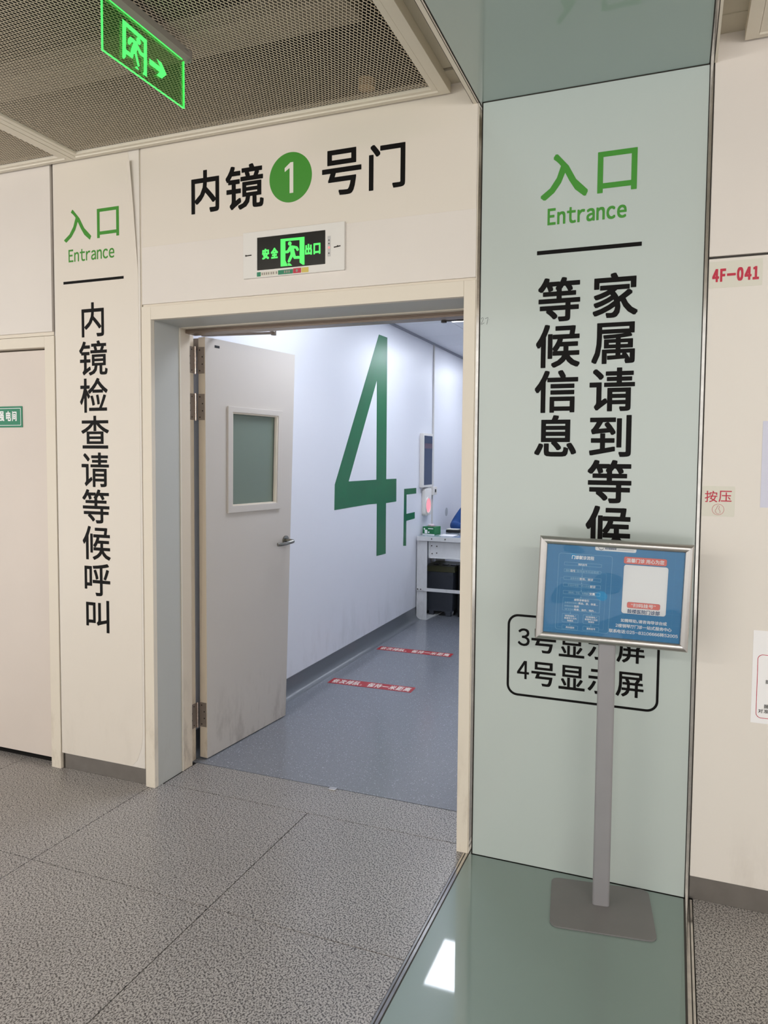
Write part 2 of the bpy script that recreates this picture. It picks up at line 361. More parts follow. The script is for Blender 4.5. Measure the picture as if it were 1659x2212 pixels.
# ------------------------------------------------------------------ closed service door (left edge of the picture)
d2 = tag(empty('door_2', (-2.6, .03, 0)), kind='structure')
MB().box(-2.092, -2.034, -.002, .16, 0, 2.058).build('frame_jamb', FRAME, d2, bevel=.0015)
MB().box(-3.118, -3.060, -.002, .16, 0, 2.058).build('frame_jamb', FRAME, d2, bevel=.0015)
MB().box(-3.060, -2.0925, -.002, .16, 2.008, 2.058).build('frame_head', FRAME, d2, bevel=.0015)
MB().box(-3.118, -2.034, .10, .16, 0, 2.03).build('frame_back', WALLBODY, d2)  # unseen dark backing, added to stop light leaking under the leaf
MB().box(-3.06, -2.092, .0510, .10, -.02, -.001).build('threshold', GROUT, d2)
MB().box(-3.056, -2.0935, .03, .075, .030, 2.000).build('leaf', LEAF2, d2, bevel=.001)

# ------------------------------------------------------------------ main double door
d1 = tag(empty('door_1', (-.77, .1, 0)), kind='structure')
MB().box(-1.529, -1.479, -.003, .022, 0, 2.156).build('frame_jamb', FRAME, d1, bevel=.002)
MB().box(-.0621, -.0172, -.003, .030, 0, 2.156).build('frame_jamb', FRAME, d1, bevel=.002)
MB().box(-1.4788, -.0623, -.003, .022, 2.098, 2.156).build('frame_head', FRAME, d1, bevel=.002)
MB().box(-1.52, -1.4792, .022, .194, 0, 2.14).build('reveal_lining', REVEAL, d1)
MB().box(-.0618, -.03, .030, .194, 0, 2.14).build('reveal_lining', REVEAL, d1)
MB().box(-1.4790, -.0620, .022, .200, 2.0985, 2.14).build('reveal_lining', REVEAL, d1)
for sx in (0, 1):
    X = (lambda x: x) if sx == 0 else (lambda x: -1.5415 - x)
    def bx(a, b): return (min(X(a), X(b)), max(X(a), X(b)))
    mb = MB(); mb.box(*bx(-1.56, -1.4755), .1945, .265, 0, 2.0975); mb.box(*bx(-1.56, -1.503), .265, .330, 0, 2.0975)
    mb.build('door_frame', FRAME if sx else LEAF_EDGE, d1, bevel=.0015)
    MB().box(*bx(-1.4790, -1.4745), .190, .198, 0, 2.094).build('bead', FRAME, d1, bevel=.001)
MB().box(-1.4753, -.066, .2005, .232, 2.0935, 2.14).build('head_bead', FRAME, d1, bevel=.002)
mb = MB(); mb.box(-1.476, -.0655, .234, .305, 2.076, 2.14); mb.box(-1.47, -.07, .228, .238, 2.079, 2.086); rail = mb.build('door_coordinator_rail', BRONZE, d1, bevel=.002)
MB().box(-1.470, -1.40, .232, .315, 2.068, 2.078).build('pivot_plate', HINGE, rail, bevel=.002)
MB().tube([(-.166, .233, 2.0915), (-.166, .2255, 2.0915)], .006, 12).build('round_cap', BRONZE, rail)

LEAFW = .68
def leaf_xf(hx, hy, mir=1, amin=4.5, amax=10.0):
    def fn(s, t, z):      # s along the leaf, t thickness to the passage side, z up
        a = radians(amin + (amax - amin) * max(0, min(1, z / 2.09)))
        return (hx + mir * (s * sin(a) + t * cos(a)), hy + s * cos(a) - t * sin(a), z)
    return fn
def make_leaf(fn, mir):
    # grid of faces so the twist bends smoothly; window hole in the middle
    cols = [0, .18, .54, LEAFW]; rows = [.006, .3, .6, .9, 1.252, 1.728, 1.9, 2.078]
    mb = MB()
    for i in range(3):
        for j in range(len(rows) - 1):
            if i == 1 and j == 4: continue
            mb.box(cols[i], cols[i + 1], -.045, 0, rows[j], rows[j + 1])
    me_o = mb.build('leaf', LEAF, d1, xf=fn)
    bm = bmesh.new(); bm.from_mesh(me_o.data); bmesh.ops.remove_doubles(bm, verts=bm.verts, dist=.0004)
    # drop inner faces
    seen = {}
    for f in bm.faces:
        k = tuple(sorted(v.index for v in f.verts)); seen.setdefault(k, []).append(f)
    dead = [f for fs in seen.values() if len(fs) > 1 for f in fs]
    bmesh.ops.delete(bm, geom=dead, context='FACES'); bm.to_mesh(me_o.data); bm.free()
    L = me_o; WP[L.name] = origin(d1)
    MB().box(-.0012, 0, -.0445, -.0008, .008, 2.076).build('hinge_edge', LEAF_EDGE, L, xf=fn)
    # vision window
    for tt0, tt1 in ((0, .010), (-.055, -.045)):
        mb = MB(); o_ = [(.148, 1.217), (.575, 1.217), (.575, 1.757), (.148, 1.757)]; i_ = [(.18, 1.252), (.54, 1.252), (.54, 1.728), (.18, 1.728)]
        ring_mesh(mb, o_, i_, lambda a, b, h: (a, h, b), tt0, tt1)
        w = mb.build('window_frame', LEAF if tt0 else LEAF, L, bevel=.002, xf=fn)
    mb = MB(); ring_mesh(mb, [(.172, 1.243), (.548, 1.243), (.548, 1.737), (.172, 1.737)], [(.188, 1.259), (.532, 1.259), (.532, 1.721), (.188, 1.721)], lambda a, b, h: (a, h, b), -.012, .004)
    mb.build('glazing_bead', FRAME, L, xf=fn)
    MB().box(.186, .534, -.024, -.018, 1.257, 1.723).build('pane', PANE, L, xf=fn)
    # lever handle both sides
    for sd in (1, -1):
        t0 = 0 if sd == 1 else -.045
        P = lambda s, t, z: fn(s, t0 + sd * t, z)
        h = MB().tube([P(.632, 0, 1.035), P(.632, .009, 1.035)], .026, 24)
        h.tube([P(.632, .009, 1.035), P(.632, .052, 1.034)], .0095, 12)
        h.tube([P(.632, .040, 1.034), P(.631, .055, 1.034), P(.622, .062, 1.032), P(.608, .064, 1.031), P(.56, .062, 1.026), P(.525, .055, 1.024), P(.505, .046, 1.024)], .0098, 12)
        h.build('handle', mat('satin_steel_handle', rgb(150, 148, 140), .2, metal=1.0), L, smooth=True)
    MB().box(.062, .095, -.0002, .0015, 2.035, 2.047).build('rubber_plug', DARK, L, bevel=.0005, xf=fn)
    return L

PANE = clear_mat('frosted_green_glass', rgb(170, 190, 175), gloss=1.0, rough=.03, opacity=.55, body=rgb(150, 166, 152))
leafL = make_leaf(leaf_xf(-1.450, .350, 1), 1)
leafR = make_leaf(leaf_xf(-.0915, .350, -1, 3, 3), -1)
for (z0, z1) in ((1.903, 2.030), (1.679, 1.805), (.163, .285)):
    for L, X in ((leafL, lambda x: x), (leafR, lambda x: -1.5415 - x)):
        H = None
        a, b = sorted((X(-1.5035), X(-1.5015)))
        mb = MB(); mb.box(a, b, .268, .332, z0, z1); 
        a, b = sorted((X(-1.494), X(-1.4535))); mb.box(a, b, .3475, .3495, z0, z1)
        H = mb.build('hinge', HINGE, L, bevel=.0005); WP[H.name] = origin(d1)
        p = MB(); px = X(-1.4985)
        n = 5; hz = (z1 - z0) / n
        for k in range(n): p.tube([(px, .337, z0 + k * hz + .0012), (px, .337, z0 + (k + 1) * hz - .0012)], .0062, 10)
        p.tube([(px, .337, z0 - .003), (px, .337, z1 + .003)], .0048, 10)
        p.build('pin', PIN, H, smooth=True)
        s = MB()
        for k, (dx, dz) in enumerate([(.012, .014), (.027, .045), (.027, .08), (.012, .113)]):
            xx = X(-1.4925 + dx); zz = z0 + dz * (z1 - z0) / .127
            s.tube([(xx, .3478, zz), (xx, .3468, zz)], .0036, 10)
            yy = .326 - dx
            xa, xb = X(-1.5017), X(-1.5008)
            s.tube([(xa, yy, zz), (xb, yy, zz)], .0034, 10)
        s.build('screw', SCREW, H)
# door closers arms
def arm(name, a, b, w=.012, h=.006, m=HINGE):
    a = Vector(a); b = Vector(b); d = (b - a).normalized(); s = Vector((-d.y, d.x, 0)).normalized() * w; u = Vector((0, 0, h))
    vs = [p + s * i + u * j for p in (a, b) for j in (-1, 1) for i in (-1, 1)]
    return vs, [(0, 1, 3, 2), (4, 6, 7, 5), (0, 4, 5, 1), (2, 3, 7, 6), (0, 2, 6, 4), (1, 5, 7, 3)]
mb = MB(); mb.add(*arm('a', (-1.52, .425, 2.100), (-1.105, .411, 2.088), .009, .005)); mb.add(*arm('a', (-1.108, .415, 2.094), (-1.085, .30, 2.094), .009, .004))
mb.tube([(-1.108, .411, 2.078), (-1.108, .411, 2.104)], .013, 14)
mb.box(-1.56 + .01, -1.495, .36, .56, 2.03, 2.075)
mb.build('closer_arm', HINGE, leafL, bevel=.0008)
mb = MB(); mb.add(*arm('a', (-.06, .345, 2.08), (-.238, .318, 2.08), .009, .005)); mb.add(*arm('a', (-.238, .318, 2.086), (-.16, .30, 2.086), .009, .004)); mb.tube([(-.238, .318, 2.070), (-.238, .318, 2.094)], .012, 14)
mb.build('closer_arm', SCREW, leafR, bevel=.0008)

# ------------------------------------------------------------------ glass clad pillar
wp = tag(empty('wall_pillar', (.37, .1, 0)), kind='structure')
MB().box(-.016, .764, .014, .16, 0, 3.3).build('wall_core', WALLBODY, wp)
MB().box(.0006, .7507, .0, .012, .003, 2.781).build('glass_panel', GLASS_WALL, wp, bevel=.001, seg=1)
for x0, x1, y0, m in ((-.0166, -.0125, -.001, FRAME), (-.0125, -.0025, -.004, CHROME), (-.0025, .0004, .004, DARKGAP), (.7510, .7528, .003, DARKGAP), (.7532, .7625, -.004, CHROME), (.7628, .766, .004, DARKGAP)):
    MB().box(x0, x1, y0, .02, 0, 2.783).build('edge_trim', m, wp)
cb = tag(empty('ceiling', (.37, -1.5, 2.8)), kind='structure')
MB().box(-.0112, .7492, -4.6, -.001, 2.7835, 2.795).build('glass_panel', GLASS_CEIL, cb, bevel=.001, seg=1)
MB().box(-.036, .772, -4.6, .014, 2.797, 3.28).build('beam_core', CEILP, cb)
for x0, x1, z0, m in ((-.0385, -.0355, 2.785, DARKGAP), (-.0355, -.0215, 2.7825, TRAY), (-.0215, -.0185, 2.785, DARKGAP), (-.0185, -.0145, 2.7825, CHROME), (-.0145, -.0115, 2.785, DARKGAP), (.7495, .7525, 2.785, DARKGAP), (.7525, .762, 2.7825, CHROME), (.762, .7645, 2.785, DARKGAP), (.7645, .7725, 2.7825, TRAY)):
    MB().box(x0, x1, -4.6, -.001, z0, 2.80).build('edge_trim', m, cb)

# ------------------------------------------------------------------ hall ceiling: trays with expanded metal
ce = tag(empty('ceiling', (-1, -1.5, 2.85)), kind='structure')
MB().box(-4.5, 5.0, -5.0, .03, 3.28, 3.34).build('slab', PLENUM, ce)
def expanded(x0, x1, y0, y1, z=2.842):
    px, py = .01335, .0278; nx = int((x1 - x0) / px) + 2; ny = int((y1 - y0) / py) + 2
    vs = []; fs = []; w = .0011
    cells = []
    ii, jj = np.meshgrid(np.arange(nx), np.arange(ny)); base = np.stack([x0 + ii.ravel() * px, y0 + jj.ravel() * py], 1)
    hx, hy = px / 2, py / 2
    segs = []
    for sx, sy in ((1, 1), (-1, 1)):
        for ox, oy in ((0, 0), (hx, hy)):
            segs.append((ox, oy, sx, sy))
    V = []; Fc = []; n0 = 0
    for ox, oy, sx, sy in segs:
        a = base + [ox, oy]; b = a + [sx * hx, sy * hy]
        # strand: slanted strip, knuckle runs along y
        k = .18
        p = [a, a * (1 - k) + b * k, a * k + b * (1 - k), b]
        p[1] = np.stack([a[:, 0] + sx * hx * .06, p[1][:, 1]], 1); p[2] = np.stack([b[:, 0] - sx * hx * .06, p[2][:, 1]], 1)
        N = len(a); dz = .0020
        prof = [(-w, -.0006), (w, -.0006 + dz * .35), (w, dz), (-w, dz * .65)]
        rings = []
        for q in p:
            for wx, wz in prof: rings.append(np.stack([q[:, 0] + wx, q[:, 1], np.full(N, z + wz)], 1))
        arr = np.stack(rings, 1); msk = np.all((arr[:, :, 0] > x0 - .001) & (arr[:, :, 0] < x1 + .001) & (arr[:, :, 1] > y0 - .001) & (arr[:, :, 1] < y1 + .001), axis=1)
        arr = arr[msk]; N = len(arr); V.append(arr.reshape(-1, 3))
        f = []
        for r in range(3):
            for c in range(4): f.append((r * 4 + c, r * 4 + (c + 1) % 4, (r + 1) * 4 + (c + 1) % 4, (r + 1) * 4 + c))
        f = np.array(f); Fc.append((f[None] + (np.arange(N) * 16)[:, None, None] + n0).reshape(-1, 4)); n0 += N * 16
    V = np.concatenate(V); Fc = np.concatenate(Fc)
    me = bpy.data.meshes.new('expanded_metal'); me.vertices.add(len(V)); me.vertices.foreach_set('co', V.astype(np.float32).ravel())
    me.loops.add(Fc.size); me.loops.foreach_set('vertex_index', Fc.astype(np.int32).ravel())
    me.polygons.add(len(Fc)); me.polygons.foreach_set('loop_start', np.arange(0, Fc.size, 4, dtype=np.int32)); me.polygons.foreach_set('loop_total', np.full(len(Fc), 4, dtype=np.int32))
    me.update(); me.validate(); me.materials.append(MESHM); return me
XL = [(-4.42, -1.885), (-1.883, -.118), (.849, 2.6)]
# narrow joints, near row against the wall
tm = {}
Y0, Y1 = -1.40, -.012
for k, (x0, x1) in enumerate(XL):
    if k == 0: x0 = -3.3
    # flanges along the tray joint are narrower than those at the wall side
    narrow_l = (k == 1); narrow_r = (k == 0)
    a = .030 if narrow_l else .041; b = .030 if narrow_r else .041; c = .0255
    def R(da, db, dc): return [(x0 + da, Y0 + dc), (x1 - db, Y0 + dc), (x1 - db, Y1 - dc), (x0 + da, Y1 - dc)]
    for row in range(3):
        off = -row * 1.40
        sh = lambda a_, b_, h, off=off: (a_, b_ + off, h)
        mb = MB(); ring_mesh(mb, R(0.001, 0.001, 0), R(a - .001, b - .001, c), sh, 2.830, 2.872)
        mb.build('tray_frame', TRAY, ce, bevel=.001, seg=1)
        mb = MB(); ring_mesh(mb, R(a, b, c + .0015), R(a + .021, b + .021, c + .0195), sh, 2.8315, 2.846)
        mb.build('inner_flange', TRAY, ce, bevel=.0008, seg=1)
        MB().prism([(Y1 + off - c - .0035, 2.8315), (Y1 + off - c + .0005, 2.8270), (Y1 + off - c + .0020, 2.8302), (Y1 + off - c + .0020, 2.8315)], lambda p, q, h: (h, p, q), x0 + a, x1 - b).build('ridge', TRAY, ce)
        if k not in tm: tm[k] = expanded(x0 + a + .019, x1 - b - .019, Y0 + c + .018, Y1 - c - .018)
        o = bpy.data.objects.new('mesh_panel', tm[k]); COL.objects.link(o); o.parent = ce; o['kind'] = 'stuff'
        o.location = -origin(ce) + Vector((0, off, 0))
# recessed plaster between trays and the glass beam (with the little gap at the wall)
MB().box(-.150, -.0365, -5.0, -.104, 2.872, 2.90).build('ceiling_margin', CEILP, ce)
MB().box(-.150, -.0365, -.090, .026, 2.868, 2.90).build('ceiling_margin', CEILP, ce, bevel=.002)
MB().box(.7728, .880, -5.0, -.104, 2.872, 2.90).build('ceiling_margin', CEILP, ce)
MB().box(.7728, .880, -.104, .026, 2.869, 2.90).build('ceiling_margin', CEILP, ce, bevel=.002)
MB().box(2.6, 5.0, -5.0, .026, 2.85, 2.90).build('ceiling_margin', CEILP, ce)
MB().box(-4.5, -3.3, -5.0, .026, 2.85, 2.90).build('ceiling_margin', CEILP, ce)
# things above the mesh
MB().box(-3.2, -.40, -.315, -.165, 3.05, 3.12).build('duct', DUCT, ce, bevel=.01)
MB().tube([(-.425, -.075, 2.868), (-.425, -.075, 2.90)], .030, 20).build('detector_cap', mat('tan_cap', rgb(190, 160, 120), .6), ce, smooth=True)
MB().box(-4.5, 5.0, .0, .03, 2.88, 3.3).build('plenum_wall', PLENUM, ce)
MB().box(-4.5, 5.0, -4.3, -4.25, 2.873, 3.3).build('plenum_wall', PLENUM, ce)  # this and the two ends: unseen boards added to keep light out of the plenum
MB().box(-4.5, -4.45, -4.25, .0, 2.86, 3.3).build('plenum_wall', PLENUM, ce)
MB().box(4.95, 5.0, -4.25, .0, 2.86, 3.3).build('plenum_wall', PLENUM, ce)

# ------------------------------------------------------------------ inner corridor
wl = tag(empty('wall_left', (-1.56, 4, 0)), kind='structure')
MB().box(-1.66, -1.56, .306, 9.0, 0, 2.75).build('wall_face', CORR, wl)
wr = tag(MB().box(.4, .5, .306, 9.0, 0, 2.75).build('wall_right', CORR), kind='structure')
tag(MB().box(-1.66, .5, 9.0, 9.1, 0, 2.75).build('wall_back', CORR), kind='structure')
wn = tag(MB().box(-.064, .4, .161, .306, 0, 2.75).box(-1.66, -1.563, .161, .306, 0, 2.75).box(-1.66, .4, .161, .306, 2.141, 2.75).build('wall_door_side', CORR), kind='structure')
cc = tag(empty('ceiling', (-.7, 4, 2.63)), kind='structure')
cx = [-1.555, -1.075, -.475, .125, .395]; cy = [.31] + [.78 + .6 * k for k in range(14)]
lamps = [(1, 1), (1, 4), (1, 7), (1, 10)]  # last two panels are unseen, added to brighten the corridor ceiling
for i in range(4):
    for j in range(len(cy) - 1):
        if (i, j) in lamps: continue
        MB().box(cx[i] + .003, cx[i + 1] - .003, cy[j] + .003, cy[j + 1] - .003, 2.63, 2.645).build('ceiling_tile', CTILE, cc, bevel=.002, seg=1)
MB().box(-1.56, .4, .306, 9.0, 2.642, 2.70).build('ceiling_slab', mat('ceiling_grid_grey', rgb(130, 132, 138), .7), cc)
tag(MB().box(-1.56, -1.545, .31, 9.0, 2.612, 2.632).build('trim_1', mat('ceiling_edge_trim', rgb(150, 152, 160), .5), None), kind='structure')
for n_, (i, j) in enumerate(lamps):
    x0, x1, y0, y1 = cx[i] + .006, cx[i + 1] - .006, cy[j] + .006, cy[j + 1] - .006
    t = empty('ceiling_light', ((x0 + x1) / 2, (y0 + y1) / 2, 2.62))
    tag(t, ['square white ceiling light just inside the doorway, nearest the double door', 'square white ceiling light seen past the right jamb of the doorway', 'square white ceiling light behind the person in blue, third from the doorway', 'square white ceiling light at the far end of the inner corridor'][n_], 'ceiling light', 'square lights in the corridor ceiling')
    mb = MB(); ring_mesh(mb, [(x0, y0), (x1, y0), (x1, y1), (x0, y1)], [(x0 + .012, y0 + .012), (x1 - .012, y0 + .012), (x1 - .012, y1 - .012), (x0 + .012, y1 - .012)], lambda a, b, h: (a, b, h), 2.622, 2.641)
    mb.build('frame', PLAST, t, bevel=.001)
    MB().box(x0 + .0125, x1 - .0125, y0 + .0125, y1 - .0125, 2.6245, 2.640).build('diffuser', LIGHTP, t)

# painted 4F on the corridor wall
def wallL(y, z, h): return (-1.56 + h, y, z)
nf = tag(empty('floor_number', (-1.56, 3, .7)), 'huge dark green painted 4F on the white corridor wall', 'sign')
four = [(2.795, 2.490), (2.975, 2.494), (2.975, 1.331), (3.210, 1.329), (3.212, 1.133), (2.975, 1.131), (2.977, .708), (2.777, .713), (2.777, 1.137), (2.60, 1.141), (2.3, 1.138), (1.998, 1.134), (2.003, 1.314)]
inner = [(2.760, 2.124), (2.764, 1.331), (2.235, 1.331)]
def holed(outer, inner, fn, h0, h1):
    c = bpy.data.curves.new('t', 'CURVE'); c.dimensions = '2D'; c.fill_mode = 'BOTH'
    for ring in (outer, inner):
        sp = c.splines.new('POLY'); sp.points.add(len(ring) - 1); sp.use_cyclic_u = True
        for p, q in zip(sp.points, ring): p.co = (q[0], q[1], 0, 1)
    c.extrude = .01
    o = bpy.data.objects.new('t', c); COL.objects.link(o)
    me = bpy.data.meshes.new_from_object(o.evaluated_get(bpy.context.evaluated_depsgraph_get()))
    v = [fn(p.co.x, p.co.y, h1 if p.co.z > 0 else h0) for p in me.vertices]; f = [tuple(p.vertices) for p in me.polygons]
    bpy.data.objects.remove(o); bpy.data.curves.remove(c); bpy.data.meshes.remove(me); return v, f
MB().add(*holed(four, inner, wallL, .0003, .0012)).build('character', PAINTGREEN, nf)
MB().prism([(3.405, 1.2345), (3.725, 1.232), (3.726, 1.18), (3.467, 1.181), (3.467, 1.008), (3.69, 1.010), (3.692, .95), (3.467, .945), (3.4665, .720), (3.395, .728)], wallL, .0003, .0012).build('character', PAINTGREEN, nf)

# wall display + dispenser + switch + conduit + dent plate
t = tag(empty('wall_display', (-1.545, 3.95, 1.23)), 'tall narrow dark wall screen in a white frame, above the desk', 'screen')
MB().box(-1.56, -1.522, 3.815, 4.09, 1.232, 1.742).build('casing', PLAST, t, bevel=.004)
MB().box(-1.5225, -1.520, 3.836, 4.07, 1.256, 1.720).build('screen', SCREEN, t)
MB().box(-1.5201, -1.5196, 3.84, 4.066, 1.60, 1.648).build('screen_banner', mat('dim_brown_banner', rgb(92, 76, 92), .3), t)
t = tag(empty('wall_dispenser', (-1.545, 3.98, .96)), 'white oval-windowed wall device glowing red, directly beneath the tall screen', 'dispenser')
mb = MB(); mb.prism(rrect(3.885, 4.08, .962, 1.222, .03, 6), wallL, 0, .035); mb.build('casing', PLAST, t, bevel=.005, smooth=True)
mb = MB(); o_ = [(3.972 + .082 * cos(a), 1.057 + .082 * sin(a)) for a in [2 * pi * k / 28 for k in range(28)]]; i_ = [(3.972 + .066 * cos(a), 1.057 + .068 * sin(a)) for a in [2 * pi * k / 28 for k in range(28)]]
ring_mesh(mb, o_, i_, wallL, .034, .042); mb.build('window_rim', PLAST, t, smooth=True)
MB().prism(i_, wallL, .034, .0365).build('lit_window', REDLIT, t)
t = tag(empty('switch_box', (-1.545, 4.17, 1.15)), 'small white switch box between the screen and the cable cover', 'switch')
MB().box(-1.56, -1.520, 4.12, 4.235, 1.150, 1.228).build('body', PLAST, t, bevel=.003); MB().box(-1.5205, -1.514, 4.165, 4.19, 1.175, 1.205).build('rocker', DARK, t, bevel=.001)
t = tag(MB().box(-1.56, -1.545, 4.178, 4.200, 1.229, 2.61).box(-1.56, -1.547, 4.178, 4.196, .118, 1.15).build('cable_cover', mat('dull_white_trunking', rgb(205, 203, 200), .5), None, bevel=.002), 'thin white vertical cable cover on the corridor wall beside the screen', 'cable cover')
mb = MB(); mb.tube([(-1.56, 4.685, .947), (-1.5585, 4.685, .947)], .045, 28)
tag(mb.build('wall_stopper', mat('dent_grey', rgb(168, 172, 176), .5), None), 'pale round patch plate low on the corridor wall behind the desk', 'wall plate')

# ------------------------------------------------------------------ desk and its things
t = tag(empty('desk', (-.9, 4.0, .0)), 'worn white steel desk with bolted legs in the corridor', 'desk')
MB().box(-1.545, -.35, 3.715, 4.38, .742, .784).build('desk_top', DESK, t, bevel=.003)
MB().box(-1.535, -.36, 3.722, 4.372, .7845, .788).build('glass_sheet', DESKTOP, t)
for x in (-1.50, -.45):
    for yy in (3.735, 4.30): MB().box(x - .05, x + .05, yy, yy + .01, .0085, .7418).build('leg', DESK, t, bevel=.001)
    MB().prism([(x - .05, 3.735), (x + .05, 3.735), (x + .085, 4.04), (x + .085, 4.31), (x - .05, 4.31)], lambda a, b, h: (a, b, h), .0, .008).build('foot_plate', DESK, t)
mb = MB(); mb.box(-1.435, -.52, 3.75, 3.765, .583, .735); mb.box(-1.435, -.52, 3.735, 3.765, .583, .590); mb.box(-1.435, -1.428, 3.735, 3.765, .583, .735); mb.build('apron', DESK, t, bevel=.001)
for x, y, z in ((-1.405, 3.7345, .70), (-1.36, 3.7495, .695), (-1.405, 3.7495, .625), (-1.36, 3.7495, .632), (-1.535, 3.7255, .288), (-1.505, 3.7255, .288), (-1.40, 3.715, .765), (-1.27, 3.715, .765)):
    MB().tube([(x, y + .001, z), (x, y - .005, z)], .0055, 10).build('bolt', SCREW, t)
MB().box(-1.548, -.40, 3.7255, 3.7345, .272, .302).build('crossbar', DESK, t, bevel=.001)
# storage bin
t = tag(empty('storage_bin', (-1.38, 4.05, 0)), 'dark grey plastic bin with olive lid beneath the worn white desk', 'bin')
def taper(mb, x0, x1, y0, y1, z0, z1, k):
    c = ((x0 + x1) / 2, (y0 + y1) / 2); vs = []
    for z, s in ((z0, k), (z1, 1)):
        for x, y in ((x0, y0), (x1, y0), (x1, y1), (x0, y1)): vs.append((c[0] + (x - c[0]) * s, c[1] + (y - c[1]) * s, z))
    mb.add(vs, [(0, 3, 2, 1), (4, 5, 6, 7), (0, 1, 5, 4), (1, 2, 6, 5), (2, 3, 7, 6), (3, 0, 4, 7)])
mb = MB(); taper(mb, -1.53, -1.25, 3.93, 4.28, .045, .43, .88)
for x in (-1.50, -1.33): mb.box(x, x + .05, 3.95, 3.99, 0, .05); mb.box(x, x + .05, 4.21, 4.25, 0, .05)
mb.box(-1.53, -1.49, 3.915, 3.935, .395, .43); mb.box(-1.30, -1.25, 3.915, 3.935, .395, .43)
mb.build('body', BIN, t, bevel=.004)
mb = MB(); taper(mb, -1.53, -1.24, 3.925, 4.29, .43, .485, 1.04); mb.build('lid', OLIVE, t, bevel=.006)
[MB().box(x, x + .05, 4.0, 4.05, .485, .492).build('lid_slot', DARK, t) for x in (-1.47, -1.38, -1.30)]
t = tag(empty('equipment_case', (-1.08, 4.1, 0)), 'black box standing under the desk right of the grey bin', 'case')
MB().box(-1.22, -.94, 3.98, 4.35, .0, .50).build('body', DARK, t, bevel=.006); MB().box(-1.15, -1.01, 4.14, 4.18, .501, .515).build('handle', DARK, t, bevel=.004)
mb = MB(); mb.tube([(-1.27, 4.2, .74), (-1.265, 4.16, .66), (-1.24, 4.15, .60), (-1.19, 4.15, .56), (-1.14, 4.17, .52)], .004, 8)
tag(mb.build('power_cable', DARK, None, smooth=True), 'black cable hanging down behind the desk apron', 'cable')
# carton on the desk
t = tag(empty('glove_carton', (-1.49, 3.87, .788)), 'opened green and white carton on the wall end of the desk', 'carton')
def cx_(a, b, h):
    q = radians(-9); return (-1.535 + a * cos(q) - b * sin(q), 3.85 + a * sin(q) + b * cos(q), .7885 + h)
mb = MB().prism([(0, 0), (.125, 0), (.125, .13), (0, .13)], cx_, 0, .075); mb.build('box', BOXG, t, bevel=.0015)
def cfront(a, b, h): return cx_(a, -h, b)
MB().prism([(.0, .0), (.125, 0), (.125, .008), (0, .008)], cfront, .0, .0008).build('white_edge', WHITE_S, t)
mb = MB().prism(rrect(.022, .05, .012, .046, .002, 2), cfront, .0002, .0008); mb.prism([(.065 + .008 * cos(a), .024 + .008 * sin(a)) for a in [k * pi / 6 for k in range(12)]], cfront, .0002, .0008)
mb.prism(rrect(.012, .026, .046, .062, .006, 4), cfront, .0002, .0008); mb.box(0, 0, 0, 0, 0, 0)
mb.prism([(.058, .055), (.112, .055), (.112, .062), (.058, .062)], cfront, .0002, .0008); mb.build('label_print', WHITE_S, t)
mb = MB().prism([(.03, .03), (.095, .03), (.095, .10), (.03, .10)], cx_, .0752, .0765); mb.build('opening', mat('carton_opening', rgb(90, 60, 64), .8), t)
mb = MB().prism([(.035, .035), (.07, .03), (.09, .06), (.075, .095), (.04, .09)], cx_, .0765, .095); mb.build('tissue', mat('pale_pink_glove', rgb(216, 198, 204), .7), t, bevel=.006)
t = tag(empty('card_reader', (-1.32, 4.2, .788)), 'small black device with white top on the desk by the blue sleeve', 'device')
MB().box(-1.39, -1.25, 4.12, 4.22, .7885, .815).build('body', DARK, t, bevel=.004); MB().box(-1.385, -1.27, 4.13, 4.21, .8152, .822).build('top_pad', PLAST, t, bevel=.002)
t = tag(MB().box(-1.36, -1.22, 3.80, 3.95, .7885, .7895).build('paper_sheet', PAPER, None), 'white sheet lying on the desk top near its front edge', 'paper')

# seated person in blue, mostly behind the jamb
def skin_body(name, verts, edges, radii, m, parent, root=0, sub=2):
    me = bpy.data.meshes.new(name); off = origin(parent)
    me.from_pydata([tuple(Vector(v) - off) for v in verts], edges, [])
    o = bpy.data.objects.new(name, me); COL.objects.link(o); o.parent = parent
    o.modifiers.new('skin', 'SKIN'); sm = o.modifiers.new('sub', 'SUBSURF'); sm.levels = sub; sm.render_levels = sub
    if not me.skin_vertices: me.attributes  # layer is made by the modifier
    bm = bmesh.new(); bm.from_mesh(me); lay = bm.verts.layers.skin.verify()
    for i, v in enumerate(bm.verts):
        v[lay].radius = radii[i] if isinstance(radii[i], tuple) else (radii[i], radii[i]); v[lay].use_root = (i == root)
    bm.to_mesh(me); bm.free()
    dg = bpy.context.evaluated_depsgraph_get(); dg.update()
    nm = bpy.data.meshes.new_from_object(o.evaluated_get(dg)); o.modifiers.clear(); o.data = nm; nm.materials.clear(); nm.materials.append(m)
    for p in nm.polygons: p.use_smooth = True
    return o
pe = tag(empty('person', (-1.13, 4.85, .0)), 'person in a blue uniform leaning over the desk, sleeve visible past the jamb', 'person')
bv = [(-1.12, 4.92, .50), (-1.13, 4.90, .64), (-1.14, 4.82, .80), (-1.15, 4.74, .94), (-1.15, 4.70, 1.02), (-1.15, 4.655, 1.09),
      (-1.34, 4.72, .985), (-1.43, 4.57, .815), (-1.38, 4.42, .825), (-1.22, 4.29, .82),
      (-.96, 4.72, .985), (-.87, 4.57, .815), (-.93, 4.42, .825), (-1.08, 4.31, .82),
      (-1.21, 4.90, .48), (-1.23, 4.50, .50), (-1.23, 4.48, .10), (-1.03, 4.90, .48), (-1.01, 4.50, .50), (-1.01, 4.48, .10)]
